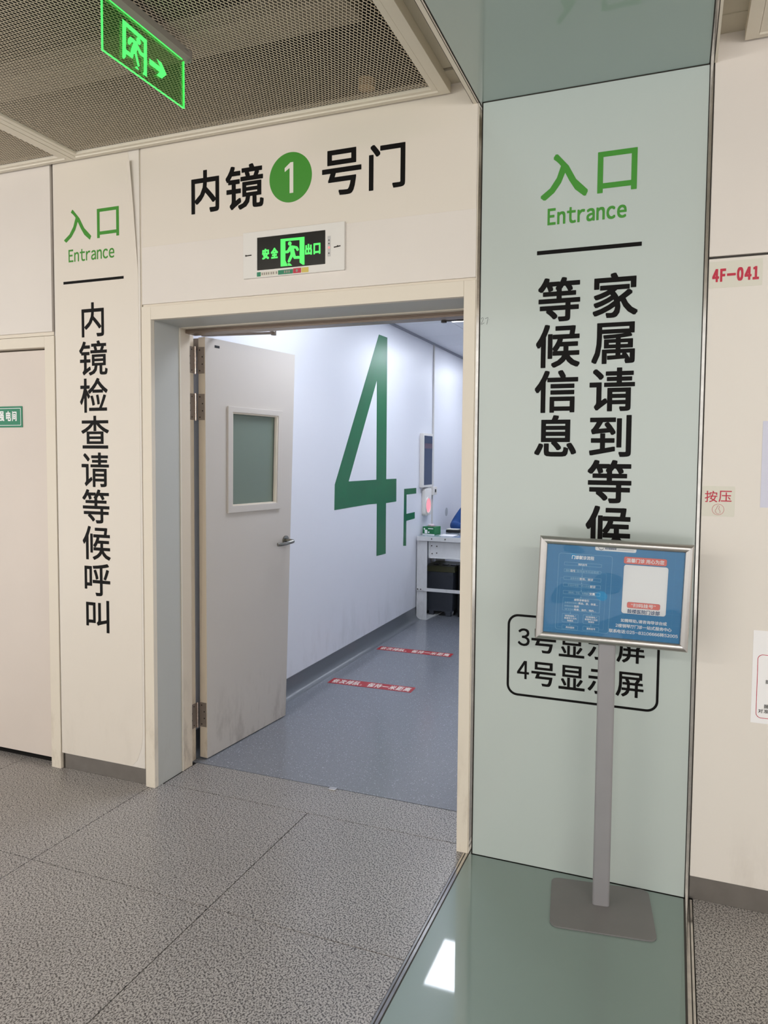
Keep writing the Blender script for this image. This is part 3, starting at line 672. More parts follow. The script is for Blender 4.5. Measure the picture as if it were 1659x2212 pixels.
be = [(0, 1), (1, 2), (2, 3), (3, 4), (4, 5), (4, 6), (6, 7), (7, 8), (8, 9), (4, 10), (10, 11), (11, 12), (12, 13), (0, 14), (14, 15), (15, 16), (0, 17), (17, 18), (18, 19)]
br = [(.16, .12), (.15, .115), (.165, .12), (.17, .12), (.10, .09), .06, .082, .062, .05, .038, .082, .062, .05, .038, .09, .07, .048, .09, .07, .048]
body = skin_body('uniform', bv, be, br, CLOTH, pe); WP[body.name] = origin(pe)
hd = skin_body('head', [(-1.15, 4.66, 1.08), (-1.15, 4.62, 1.17), (-1.15, 4.59, 1.24), (-1.15, 4.585, 1.29)], [(0, 1), (1, 2), (2, 3)], [(.055, .055), (.066, .07), (.076, .088), (.06, .07)], SKIN, pe); WP[hd.name] = origin(pe)
mb = MB(); mb.add([(-1.15 - .012, 4.50, 1.185), (-1.15 + .012, 4.50, 1.185), (-1.15, 4.505, 1.235), (-1.15, 4.475, 1.19)], [(0, 1, 3), (0, 3, 2), (1, 2, 3), (0, 2, 1)]); mb.build('nose', SKIN, hd, smooth=True)
for s in (-1, 1): MB().tube([(-1.15 + s * .03, 4.512, 1.235), (-1.15 + s * .03, 4.502, 1.233)], .008, 10).build('eye', DARK, hd)
mb = MB(); mb.tube([(-1.172, 4.512, 1.163), (-1.15, 4.502, 1.162), (-1.128, 4.512, 1.163)], .004, 6); mb.build('mouth', mat('lip', rgb(160, 90, 84), .5), hd)
[MB().tube([(-1.15 + s * .078, 4.60, 1.20), (-1.15 + s * .084, 4.605, 1.235)], .012, 8).build('ear', SKIN, hd, smooth=True) for s in (-1, 1)]
skin_body('hair', [(-1.15, 4.64, 1.20), (-1.15, 4.625, 1.27), (-1.15, 4.59, 1.315)], [(0, 1), (1, 2)], [(.068, .05), (.085, .08), (.068, .07)], HAIR, pe)
for s, bx0 in ((1, -1.22), (-1, -1.08)):
    hv = [(bx0, 4.29, .82), (bx0 + s * .035, 4.26, .812), (bx0 + s * .075, 4.24, .806)]; ed = [(0, 1), (1, 2)]; rd = [.024, .03, .026]
    for k, (dx, dy, L_) in enumerate([(.02, -.03, .06), (.03, -.012, .068), (.034, .004, .064), (.03, .02, .052)]):
        b0 = len(hv); hv += [(bx0 + s * (.085 + dx * .3), 4.24 + dy * .7, .806), (bx0 + s * (.085 + dx * .3 + L_ * .5), 4.235 + dy * 1.1, .808), (bx0 + s * (.085 + dx * .3 + L_), 4.225 + dy * 1.3, .799)]
        ed += [(2, b0), (b0, b0 + 1), (b0 + 1, b0 + 2)]; rd += [.010, .009, .0075]
    b0 = len(hv); hv += [(bx0 + s * .05, 4.215, .808), (bx0 + s * .085, 4.19, .803)]; ed += [(1, b0), (b0, b0 + 1)]; rd += [.012, .009]
    skin_body('hand', hv, ed, rd, SKIN, pe, sub=1)
ch = tag(empty('stool', (-1.12, 4.93, 0)), 'round stool under the seated person in blue', 'stool')
MB().tube([(-1.12, 4.95, .345), (-1.12, 4.95, .372)], .17, 28).build('seat', DARK, ch, bevel=.006, smooth=True)
MB().tube([(-1.12, 4.95, .03), (-1.12, 4.95, .345)], .025, 12).build('column', STEEL, ch, smooth=True)
mb = MB(); [mb.tube([(-1.12, 4.95, .04), (-1.12 + .2 * cos(a), 4.95 + .2 * sin(a), .016)], .014, 8) for a in [2 * pi * k / 5 for k in range(5)]]; mb.build('foot', STEEL, ch, smooth=True)

# ------------------------------------------------------------------ floor tapes
def tape(ax, ay, bx_, by, w, label):
    t = tag(empty('floor_tape', (ax, ay, 0)), label, 'floor sign', 'red queue tapes on the corridor floor')
    d = Vector((bx_ - ax, by - ay, 0)); L = d.length; d.normalize(); n = Vector((-d.y, d.x, 0))
    fn = lambda a, b, h: tuple(Vector((ax, ay, .0012)) + d * a + n * b + Vector((0, 0, h)))
    MB().prism([(0, 0), (L, 0), (L, w), (0, w)], fn, 0, .0008).build('tape_strip', REDTAPE, t)
    txt = '依次排队，保持一米距离'; cw = L / 11.6; mb = MB()
    for k, c in enumerate(txt):
        x = .3 * cw + k * cw
        if c == '，': put(mb, c, x + .1 * cw, x + .3 * cw, w * .15, w * .38, fn, h=.0002, thick=False, lift=.0009)
        elif c == '一': put(mb, c, x + .06 * cw, x + .94 * cw, w * .45, w * .56, fn, h=.0002, thick=False, lift=.0009, bold=.02)
        else: put(mb, c, x + .06 * cw, x + .94 * cw, w * .14, w * .86, fn, h=.0002, thick=False, lift=.0009, bold=.02)
    mb.build('lettering', WHITE_P, t)
tape(-1.4531, 1.6828, -.8656, 1.6973, .11, 'red queue distance tape on the corridor floor, nearer the door')
tape(-1.4774, 2.5918, -.8755, 2.5987, .10, 'red queue distance tape on the corridor floor, nearer the desk')
mb = MB(); mb.prism(rrect(-.748, -.712, .276, .302, .006, 4), lambda a, b, h: (a, b, h), .0005, .005)
fb = tag(mb.build('floor_bolt_plate', CHROME, None, bevel=.001), 'small shiny floor bolt keeper set in the threshold', 'bolt plate')

# ------------------------------------------------------------------ vinyl films and wall lettering
fr0 = frontal(0.0)
def letters(t, word, x0, x1, z0, z1, m, bold, lift):
    pen = 0; items = []
    for c in word:
        g, gf = raw_glyph(chr(ord(c) + 0xFEE0), 4, True); a = min(p[0] for p in g); b = max(p[0] for p in g); lo = min(p[1] for p in g); hi = max(p[1] for p in g)
        items.append((c, pen, pen + b - a, lo, hi)); pen += b - a + .085
    pen -= .085; sx = (x1 - x0) / pen; lo = min(i[3] for i in items); hi = max(i[4] for i in items); sz = (z1 - z0) / (hi - lo)
    for c, a, b, l, h_ in items:
        q0, q1 = z0 + (l - lo) * sz, z0 + (h_ - lo) * sz; g = bold * (z1 - z0)
        if q1 - q0 < 3 * g: q0 -= g; q1 += g
        mb = MB(); w = glyph(c, 4, True); w2 = glyph(c, 4, False); fx_ = lambda p, q, dx, dz: (x0 + a * sx + g + dx + p * ((b - a) * sx - 2 * g), q0 + g + dz + q * (q1 - q0 - 2 * g))
        mb.add([fr0(*fx_(p, q, 0, 0), lift + (.0005 if k > .5 else 0)) for p, q, k in w[0]], w[1])
        for k8 in range(8):
            mb.add([fr0(*fx_(p, q, g * OFF8[k8][0], g * OFF8[k8][1]), lift + .00045 + .000004 * k8) for p, q, k in w2[0]], w2[1])
        mb.build('character', m, t)
t = tag(empty('film_sign', (-1.78, 0, .08)), 'tall cream film with green entrance words and black column of characters', 'sign')
MB().prism([(-2.022, .081), (-1.612, .081), (-1.58, .11), (-1.556, .17), (-1.5455, .235), (-1.5455, 2.30), (-1.549, 2.40), (-1.558, 2.50), (-1.574, 2.66), (-1.588, 2.78), (-1.600, 2.87), (-2.022, 2.87)], fr0, .0002, .0009).build('film', FILM, t)
mb = MB(); 
mb.add([(-1.588, -.001, 2.79), (-1.5535, -.001, 2.44), (-1.546, -.001, 2.30), (-1.551, -.006, 2.42), (-1.562, -.010, 2.60), (-1.576, -.014, 2.79), (-1.605, -.001, 2.79), (-1.565, -.001, 2.44)], [(6, 7, 3, 4), (6, 4, 5), (7, 2, 3)])
mb.build('curled_edge', FILM, t)
K = .0009
def chars(t, rows, m, bold=.012, lift=K, fn=fr0, name='character', h=.0005):
    for c, x0, x1, z0, z1 in rows:
        put(MB(), c, x0, x1, z0, z1, fn, bold=bold, lift=lift, h=h).build(name, m, t)
chars(t, [('入', -1.9638, -1.8052, 2.4743, 2.6180), ('口', -1.7711, -1.6475, 2.4765, 2.6052)], GREEN, bold=.010)
letters(t, 'Entrance', -1.9390, -1.6752, 2.3831, 2.4403, GREEN, .018, K)
MB().box(-1.9718, -1.6252, -.0014, -.0009, 2.2865, 2.2985).build('rule', BLACK, t)
chars(t, [('内', -1.8678, -1.7389, 2.0402, 2.1951), ('镜', -1.8847, -1.7215, 1.8663, 2.0230), ('检', -1.8838, -1.7229, 1.6980, 1.8548), ('查', -1.8793, -1.7181, 1.5343, 1.6839), ('请', -1.8806, -1.7209, 1.3583, 1.5165),
          ('等', -1.8791, -1.7214, 1.1909, 1.3476), ('候', -1.8804, -1.7175, 1.0216, 1.1781), ('呼', -1.8720, -1.7218, .8539, 1.0058), ('叫', -1.8657, -1.7298, .6856, .8360)], BLACK, bold=.012)
t = tag(empty('film_sign', (-.77, 0, 2.5)), 'wide cream film header over the doorway with a green circled number', 'sign')
MB().prism([(-1.522, 2.412), (-.0205, 2.412), (-.0205, 2.86), (-1.522, 2.86)], fr0, .0002, .0009).build('film', FILM, t)
chars(t, [('内', -1.2622, -1.1231, 2.5247, 2.7008), ('镜', -1.0919, -.9096, 2.5183, 2.6982), ('号', -.6456, -.4768, 2.5234, 2.6981), ('门', -.4454, -.2968, 2.5240, 2.6940)], BLACK, bold=.018)
MB().prism([(-.7865 + .0962 * cos(a), 2.6192 + .0980 * sin(a)) for a in [2 * pi * k / 72 for k in range(72)]], fr0, K, K + .0004).build('green_circle', GREEN, t)
MB().prism([(-.790, 2.5575), (-.7735, 2.5575), (-.7735, 2.6775), (-.786, 2.6775), (-.8125, 2.658), (-.8125, 2.643), (-.790, 2.656)], fr0, K + .0004, K + .0008).build('numeral', WHITE_P, t)

t = tag(empty('pillar_lettering', (.37, 0, 2.2)), 'green entrance words over a black line at the top of the glass pillar', 'sign')
chars(t, [('入', .2124, .3748, 2.4099, 2.5645), ('口', .4059, .5350, 2.4130, 2.5512)], GREEN, bold=.020, lift=.0001)
letters(t, 'Entrance', .2384, .5044, 2.3226, 2.3809, GREEN, .03, .0001)
MB().box(.2038, .556, -.0006, -.0001, 2.2235, 2.2375).build('rule', BLACK, t)
t = tag(empty('pillar_lettering', (.47, 0, 1.2)), 'tall black column of six characters on the glass pillar, partly behind the poster', 'sign')
chars(t, [('家', .3995, .5488, 1.9893, 2.1415), ('属', .3991, .5429, 1.8329, 1.9734), ('请', .3952, .5460, 1.6701, 1.8195), ('到', .3985, .5382, 1.5132, 1.6569), ('等', .3949, .5427, 1.3524, 1.5026), ('候', .3926, .5455, 1.1897, 1.3430)], BLACK, bold=.020, lift=.0001)
t = tag(empty('pillar_lettering', (.28, 0, 1.5)), 'short black column of four characters on the glass pillar', 'sign')
chars(t, [('等', .2102, .3571, 1.9871, 2.1405), ('候', .2063, .3606, 1.8263, 1.9780), ('信', .2049, .3562, 1.6676, 1.8174), ('息', .2069, .3545, 1.5128, 1.6595)], BLACK, bold=.020, lift=.0001)
t = tag(empty('boxed_lettering', (.38, 0, .63)), 'two black lines of characters in a rounded black outline low on the pillar', 'sign')
mb = MB(); ring_mesh(mb, rrect(.1216, .6500, .6345, .9369, .04, 8), rrect(.1300, .6416, .6429, .9285, .032, 8), fr0, .0001, .0006); mb.build('outline', BLACK, t)
chars(t, [('3', .1604, .2037, .8211, .8862), ('号', .2099, .2987, .8017, .8893), ('显', .3091, .3988, .7971, .8802), ('示', .4097, .4990, .7980, .8860), ('屏', .5083, .6012, .7985, .8839),
          ('4', .1596, .2035, .6991, .7664), ('号', .2121, .3000, .6799, .7681), ('显', .3105, .4025, .6791, .7672), ('示', .4123, .5000, .6760, .7639), ('屏', .5085, .6006, .6782, .7660)], BLACK, bold=.016, lift=.0001)
mb = MB()
def stroke(pts, w=.0006): mb.tube([(x, -.0002, z) for x, z in pts], w, 6)
stroke([(.0045, 2.0115), (.0075, 2.0165), (.0115, 2.017), (.0130, 2.0125), (.0095, 2.0045), (.0040, 1.9930), (.0080, 1.9935), (.0160, 1.9985)])
stroke([(.0195, 2.0130), (.0300, 2.0170), (.0295, 2.0100), (.0255, 1.9915)]); stroke([(.0355, 2.0080), (.0362, 2.0082)])
tag(mb.build('handwritten_number', mat('pen_ink', rgb(50, 52, 54), .5), None), 'tiny handwritten 27 at the left edge of the glass pillar', 'writing')

# door plate, room number, press sticker, notices
t = tag(empty('door_plate', (-2.4, .03, 1.66)), 'green plate with white characters on the closed pinkish white door', 'sign')
f3 = frontal(.03)
MB().prism(rrect(-2.52, -2.272, 1.636, 1.738, .002, 2), f3, .0, .003).build('plate', GREENPLATE, t)
mb = MB(); ring_mesh(mb, rrect(-2.512, -2.281, 1.645, 1.729, .001, 1), rrect(-2.5095, -2.2835, 1.6475, 1.7265, .001, 1), f3, .003, .0036); mb.build('border', WHITE_S, t)
chars(t, [('强', -2.4360, -2.3890, 1.6665, 1.7150), ('电', -2.3775, -2.3450, 1.6665, 1.7150), ('间', -2.3380, -2.3080, 1.6665, 1.7140)], WHITE_S, bold=.03, lift=.003, fn=f3)
t = tag(empty('room_number_sticker', (.85, 0, 2.06)), 'clear sticker with red 4F-041 on the wall beside the glass pillar', 'sticker')
MB().prism(rrect(.7685, .925, 2.065, 2.150, .002, 2), fr0, .0, .0010).build('sticker', CLEARSTK, t)
letters(t, '4F-041', .7775, .9154, 2.0835, 2.1270, RED, .05, .0010)
t = tag(empty('press_sticker', (.81, 0, 1.32)), 'square sticker with two red characters and a thumb emblem beside the pillar', 'sticker')
MB().prism(rrect(.7675, .867, 1.319, 1.419, .004, 3), fr0, .0, .0010).build('sticker', CLEARSTK, t)
chars(t, [('按', .7763, .8144, 1.3660, 1.4035), ('压', .8184, .8574, 1.3673, 1.4046)], RED, bold=.008, lift=.001)
mb = MB(); cxx, czz = .8176, 1.3422
ring_mesh(mb, [(cxx + .0184 * cos(a), czz + .0184 * sin(a)) for a in [2 * pi * k / 36 for k in range(36)]], [(cxx + .0174 * cos(a), czz + .0174 * sin(a)) for a in [2 * pi * k / 36 for k in range(36)]], fr0, .001, .0014)
for pts in ([(-.008, -.002), (-.004, .004), (-.002, .012), (.002, .013), (.004, .009), (.002, .002), (.007, -.006), (.006, -.012)], [(-.008, -.002), (-.009, -.005), (-.006, -.006), (-.009, -.009), (-.005, -.010), (-.003, -.014), (.003, -.014)]):
    mb.tube([(cxx + a, -.0012, czz + b) for a, b in pts], .0005, 5)
mb.build('thumb_emblem', RED, t)
t = tag(empty('notice_sheet', (1.05, 0, .64)), 'white notice with red rounded outline, low on the wall beyond the glass pillar', 'notice')
MB().prism([(.9365, .6435), (1.20, .6435), (1.20, .9505), (.9365, .9505)], fr0, .0, .0010).build('sheet', PAPER, t)
mb = MB(); ring_mesh(mb, rrect(.9510, 1.186, .6608, .8722, .016, 6), rrect(.9528, 1.1842, .6626, .8704, .0144, 6), fr0, .001, .0013); mb.build('outline', RED, t)
chars(t, [(c, x, x + s, z, z + s) for c, x, z, s in (('提', .9763, .7766, .0135), ('握', .9743, .6950, .0135), ('对', .9582, .6785, .0135), ('准', .9745, .6785, .0135))], BLACK, bold=.01, lift=.001)
t = tag(MB().prism([(.942, 1.353), (1.16, 1.353), (1.16, 1.632), (.942, 1.632)], fr0, .0, .0012).build('blank_sheet', BLUEPAPER, None), 'plain pale lilac sheet on the wall above the white notice', 'notice')

# ------------------------------------------------------------------ recessed exit sign above the door
t = tag(empty('exit_sign', (-.77, 0, 2.33)), 'white framed black exit sign with lit green runner above the doorway', 'exit sign')
mb = MB(); ring_mesh(mb, rrect(-1.0025, -.5435, 2.2335, 2.4190, .002, 2), rrect(-.9362, -.6263, 2.2628, 2.3940, .001, 2), fr0, .0, .010); fp = mb.build('front_plate', PLAST, t, bevel=.001, seg=1)
MB().prism([(-.9370, 2.262), (-.6255, 2.262), (-.6255, 2.3948), (-.9370, 2.3948)], fr0, .0005, .0075).build('screen', SIGNBLACK, t)
def pxw(pts, s=6.9125, ox=520, oy=470, Y=-.0075):
    out = []
    C = Vector((CAMX, CAMY, CAMZ))
    for x, y in pts:
        X, Yp = x / s + ox, y / s + oy
        d = fw + rr * ((X - PX) / F_PX) - uu * ((Yp - PY) / F_PX); k = (Y - C.y) / d.y; p = C + d * k; out.append((round(p.x, 5), round(p.z, 5)))
    return out
mb = MB()
def hz(a): return a
L0 = .0076; L1 = .0082
DO = pxw([(595, 322), (952, 287), (952, 704), (925, 704), (880, 672), (880, 335), (668, 353), (668, 640), (705, 722), (597, 732)])
mb.prism(DO, fr0, L0, L1)
HC = pxw([(733, 388)])[0]; mb.prism([(HC[0] + .0082 * cos(a), HC[1] + .0082 * sin(a)) for a in [2 * pi * k / 24 for k in range(24)]], fr0, L0, L1)
BD = pxw([(742, 415), (800, 420), (845, 430), (862, 455), (870, 480), (855, 500), (835, 495), (822, 465), (795, 462), (822, 575), (870, 572), (888, 590), (878, 614), (800, 618), (784, 600), (778, 580), (735, 665), (712, 672), (700, 655), (745, 545), (740, 500), (712, 530), (668, 534), (668, 497), (695, 490), (720, 440)])
mb.prism(BD, fr0, L0, L1)
mb.prism(pxw([(700, 682), (735, 682), (770, 718), (708, 720)]), fr0, L0, L1); mb.build('runner_pictogram', EXITG3, t)
chars(t, [(c, x0, x1, 2.3045, 2.3475) for c, x0, x1 in (('安', -.9133, -.8803), ('全', -.8725, -.8393), ('出', -.7165, -.6856), ('口', -.6791, -.6480))], EXITG3, bold=.05, lift=.0076)
f10 = frontal(-.010)
MB().prism(rrect(-.6157, -.6031, 2.2895, 2.3690, .001, 2), f10, .0, .0008).build('indicator_strip', mat('pale_grey_strip', rgb(190, 188, 186), .4), t)
for z in (2.300, 2.337, 2.350): MB().prism(rrect(-.6120, -.6070, z, z + .005, .002, 3), f10, .0008, .0012).build('button', DARK, t)
MB().prism(rrect(-.6125, -.6060, 2.3205, 2.3275, .002, 3), f10, .0008, .0014).build('red_indicator', mat('red_led', rgb(200, 60, 60), .4, emit=(1, .15, .15, 1), es=1.2), t)
for x0, x1 in ((-.990, -.962), (-.588, -.560)):
    mb = MB().tube([(x0, -.0102, 2.3255 if x0 < -.9 else 2.3235), (x1, -.0102, 2.3265)], .0022, 8); mb.tube([((x0 + (0 if x0 < -.9 else .014)), -.0105, 2.326), ((x0 + (.004 if x0 < -.9 else .018)), -.0105, 2.326)], .0035, 8); mb.build('screw', SCREW, t)
for x0, x1, m in ((-.9365, -.9180, GREENPLATE), (-.9180, -.8375, CLEARSTK), (-.8375, -.7700, GREENPLATE), (-.7690, -.7330, RED), (-.7310, -.6998, mat('yellow_label', rgb(206, 184, 90), .5))):
    MB().prism(rrect(x0, x1, 2.2375, 2.2550 + (.002 if x0 > -.8 else 0), .0008, 1), f10, .0, .0006).build('label', m, t)
mb = MB(); [mb.prism([(x, 2.242), (x + .006, 2.242), (x + .006, 2.2515), (x, 2.2515)], f10, .0006, .0009) for x in (-.914, -.904, -.894, -.884, -.872, -.862, -.848, -.81, -.80, -.79)]; mb.prism([(-.752 + .005 * cos(a), 2.2475 + .006 * sin(a)) for a in [k * pi / 5 for k in range(10)]], f10, .0006, .0009)
mb.build('label_print', mat('grey_label_print', rgb(150, 140, 130), .5), t)

# ------------------------------------------------------------------ hanging exit sign
t = tag(empty('hanging_exit_sign', (-.85, -.77, 2.63)), 'clear green-edged hanging exit sign with runner and arrow under the mesh ceiling', 'exit sign')
GP = clear_mat('edge_lit_acrylic', (.72, .88, .66, 1), gloss=.25, glow=(.06, .5, .08, 1), gs=.016)
MB().box(-.8525, -.8475, -.950, -.5905, 2.638, 2.790).build('acrylic_plate', GP, t)
mb = MB(); mb.box(-.8530, -.8470, -.9515, -.9498, 2.6360, 2.790); mb.box(-.8530, -.8470, -.5908, -.5896, 2.6360, 2.785); mb.box(-.8530, -.8470, -.9515, -.5896, 2.6358, 2.6372)
mb.build('glowing_edge', EXITG2, t)
MB().box(-.8495, -.8463, -.950, -.60, 2.7855, 2.7880).build('glowing_edge', EXITG2, t)
mb = MB(); mb.prism([(-.868, 2.800), (-.8545, 2.7875), (-.8455, 2.7875), (-.832, 2.800), (-.832, 2.8225), (-.868, 2.8225)], lambda a, b, h: (a, h, b), -.985, -.5755)
mb.build('housing', mat('grey_sign_housing', rgb(150, 144, 136), .45, metal=.3), t, bevel=.001)
MB().box(-.869, -.831, -.5765, -.5700, 2.7870, 2.8235).build('end_cap', mat('grey_end_cap', rgb(128, 122, 116), .5), t, bevel=.002)
MB().box(-.860, -.840, -.93, -.85, 2.8225, 2.8405).build('mounting_box', mat('mount_grey', rgb(150, 146, 138), .5), t, bevel=.002)
MB().box(-.8399, -.8392, -.925, -.88, 2.8235, 2.8400).build('orange_tag', ORANGE, t)
mb = MB(); [mb.tube([(-.8318, -.590 - k * .004, 2.8145), (-.8310, -.590 - k * .004, 2.8145)], .0009, 6) for k in range(5)]; mb.build('vent_hole', DARK, t)
def pxs(pts, s=7.541, ox=200, oy=0, X=-.8465):
    out = []; C = Vector((CAMX, CAMY, CAMZ))
    for x, y in pts:
        A, B = x / s + ox, y / s + oy
        d = fw + rr * ((A - PX) / F_PX) - uu * ((B - PY) / F_PX); k = (X - C.x) / d.x; p = C + d * k; out.append((round(p.y, 5), round(p.z, 5)))
    return out
fx = lambda a, b, h: (-.8475 + h, a, b)
mb = MB()
mb.prism(pxs([(490, 305), (888, 655), (888, 1255), (820, 1205), (838, 1165), (838, 690), (548, 430), (545, 925), (515, 960), (490, 940)]), fx, .0001, .0006)
e = pxs([(752, 670)])[0]; mb.prism([(e[0] + .0095 * cos(a), e[1] + .0100 * sin(a)) for a in [2 * pi * k / 24 for k in range(24)]], fx, .0001, .0006)
mb.prism(pxs([(600, 605), (625, 598), (660, 625), (720, 680), (745, 740), (770, 790), (800, 850), (838, 872), (838, 940), (770, 888), (735, 800), (718, 850), (770, 1075), (750, 1088), (735, 1070), (690, 880), (672, 880), (655, 955), (545, 875), (524, 840), (520, 805), (535, 792), (620, 862), (632, 790), (668, 695), (645, 685), (622, 715), (605, 732), (582, 715), (575, 675), (582, 635)]), fx, .0001, .0006)
mb.prism(pxs([(690, 1100), (725, 1078), (752, 1120), (755, 1145)]), fx, .0001, .0006)
mb.build('runner_pictogram', EXITG, t)
MB().prism(pxs([(928, 950), (1105, 1090), (1048, 955), (1125, 1022), (1208, 1215), (1130, 1280), (1048, 1222), (1095, 1170), (928, 1045)]), fx, .0001, .0006).build('arrow_pictogram', EXITG, t)

# ------------------------------------------------------------------ poster stand
YAWS = .131
st = tag(empty('sign_stand', (.487, -.147, .001), YAWS), 'grey steel floor stand holding a blue clinic poster in front of the glass pillar', 'sign stand')
def stl(mb, name, m, parent=st, **k): return mb.build(name, m, parent, world=False, **k)
mb = MB(); mb.prism(rrect(-.165, .165, -.158, .122, .028, 8), lambda a, b, h: (a, b, h), .0, .005); stl(mb, 'base_plate', mat('dark_grey_base_steel', rgb(122, 120, 119), .5, metal=.2, noise=.06, nscale=8), bevel=.0012)
mb = MB(); mb.prism(rrect(-.0275, .0275, -.0125, .0125, .009, 6), lambda a, b, h: (a, b, h), .0052, 1.02); stl(mb, 'pole', STAND, smooth=True)
# poster frame, slightly rolled
ROL = .032; CZ = 1.068; CXL = .012; YF = -.016
def sf(a, b, h):     # a,b centred poster coordinates, h towards the viewer
    c, s = cos(ROL), sin(ROL); return (CXL + a * c + b * s, YF - h, CZ - a * s + b * c)
PW, PH, FR = .430, .295, .0255
mb = MB(); mb.prism([(-PW / 2 - FR + .003, -PH / 2 - FR + .003), (PW / 2 + FR - .003, -PH / 2 - FR + .003), (PW / 2 + FR - .003, PH / 2 + FR - .003), (-PW / 2 - FR + .003, PH / 2 + FR - .003)], sf, -.003, .0025)
back = stl(mb, 'back_panel', mat('poster_back', rgb(120, 120, 122), .6))
prof = [(0, .0015), (0, .008), (.003, .0125), (.009, .0155), (.0135, .016), (.019, .0145), (.0235, .0105), (.0255, .006), (.0255, -.003)]   # (distance outwards from the opening, height)
def rail4(side):
    mb = MB(); vs = []; hw, hh = PW / 2, PH / 2
    for e in (-1, 1):
        for o_, h in prof:
            if side in 'tb': sg = 1 if side == 't' else -1; vs.append(sf(e * (hw + o_ - .0002), sg * (hh + o_), h))
            else: sg = 1 if side == 'r' else -1; vs.append(sf(sg * (hw + o_), e * (hh + o_ - .0002), h))
    n = len(prof); fs = [(i, i + 1, n + i + 1, n + i) for i in range(n - 1)] + [(n - 1, 0, n, 2 * n - 1), tuple(range(n)), tuple(range(n, 2 * n))]
    mb.add(vs, fs); return stl(mb, 'frame_rail', ALU, smooth=True)
for s_ in 'tblr': rail4(s_)
# poster sheet and print, in coordinates u,v from the lower left corner of the opening
def up(a, b, h): return sf(a - PW / 2, b - PH / 2, h)
po = stl(MB().prism([(-.002, -.002), (PW + .002, -.002), (PW + .002, PH + .002), (-.002, PH + .002)], up, .0025, .0030), 'poster', BLUE)
WP[po.name] = Vector((0, 0, 0))
def pst(mb, name, m): return stl(mb, name, m, parent=po)
mb = MB()
for k in range(1, 12): x = .0375 * k - .01; mb.prism([(x, 0), (x + .0004, 0), (x + .0004, PH), (x, PH)], up, .00302, .00306)
for k in range(1, 9): z = .0375 * k - .02; mb.prism([(0, z), (PW, z), (PW, z + .0004), (0, z + .0004)], up, .00302, .00306)
pst(mb, 'fine_grid', mat('faint_grid_print', rgb(66, 148, 190), .4))
PR = [('rect', 0.0569, 0.1758, 0.2277, 0.2380), ('rect', 0.0574, 0.1753, 0.2055, 0.2155), ('rect', 0.0575, 0.1768, 0.1792, 0.1905), ('rect', 0.0574, 0.1769, 0.1562, 0.1675), ('rect', 0.0581, 0.1763, 0.1319, 0.1432),
      ('rect', 0.0586, 0.1776, 0.0767, 0.1206), ('rect', 0.0596, 0.1113, 0.0374, 0.0658), ('rect', 0.1267, 0.1786, 0.0381, 0.0670), ('rect', 0.0604, 0.1113, 0.0135, 0.0274), ('rect', 0.1275, 0.1786, 0.0150, 0.0288), ('round', 0.0382, 0.2092, 0.0116, 0.2668)]
mb = MB()
for k, a, b, c, d in PR:
    r = .008 if k == 'round' else .0012; ring_mesh(mb, rrect(a, b, c, d, r, 4), rrect(a + .0006, b - .0006, c + .0006, d - .0006, r - .0004, 4), up, .00308, .0032)
ax = .1160
for z0, z1 in ((.2277, .2155), (.2055, .1905), (.1792, .1675), (.1562, .1432), (.1319, .1206)):
    mb.prism([(ax - .0003, z1 + .003), (ax + .0003, z1 + .003), (ax + .0003, z0), (ax - .0003, z0)], up, .00308, .0032); mb.prism([(ax - .0018, z1 + .0032), (ax + .0018, z1 + .0032), (ax, z1 + .0004)], up, .00308, .0032)
for ax2, z0, z1 in ((.085, .0767, .0658), (.153, .0767, .067), (.085, .0374, .0274), (.153, .0381, .0288)):
    mb.prism([(ax2 - .0003, z1 + .003), (ax2 + .0003, z1 + .003), (ax2 + .0003, z0), (ax2 - .0003, z0)], up, .00308, .0032); mb.prism([(ax2 - .0018, z1 + .0032), (ax2 + .0018, z1 + .0032), (ax2, z1 + .0004)], up, .00308, .0032)
def dash(a, b, n):
    for k in range(n):
        s = k / n; e = (k + .55) / n; x0, z0 = a[0] + (b[0] - a[0]) * s, a[1] + (b[1] - a[1]) * s; x1, z1 = a[0] + (b[0] - a[0]) * e, a[1] + (b[1] - a[1]) * e
        if abs(x1 - x0) > abs(z1 - z0): mb.prism([(x0, z0), (x1, z0), (x1, z0 + .0005), (x0, z0 + .0005)], up, .00308, .0032)
        else: mb.prism([(x0, z0), (x0 + .0005, z0), (x0 + .0005, z1), (x0, z1)], up, .00308, .0032)
dash((.0465, .02), (.0465, .185), 40); dash((.0465, .02), (.0604, .02), 5); dash((.0465, .185), (.0575, .185), 4); dash((.1925, .022), (.1925, .210), 44); dash((.1786, .022), (.1925, .022), 5); dash((.1753, .210), (.1925, .210), 6)
pst(mb, 'flow_chart_lines', BLUEL)
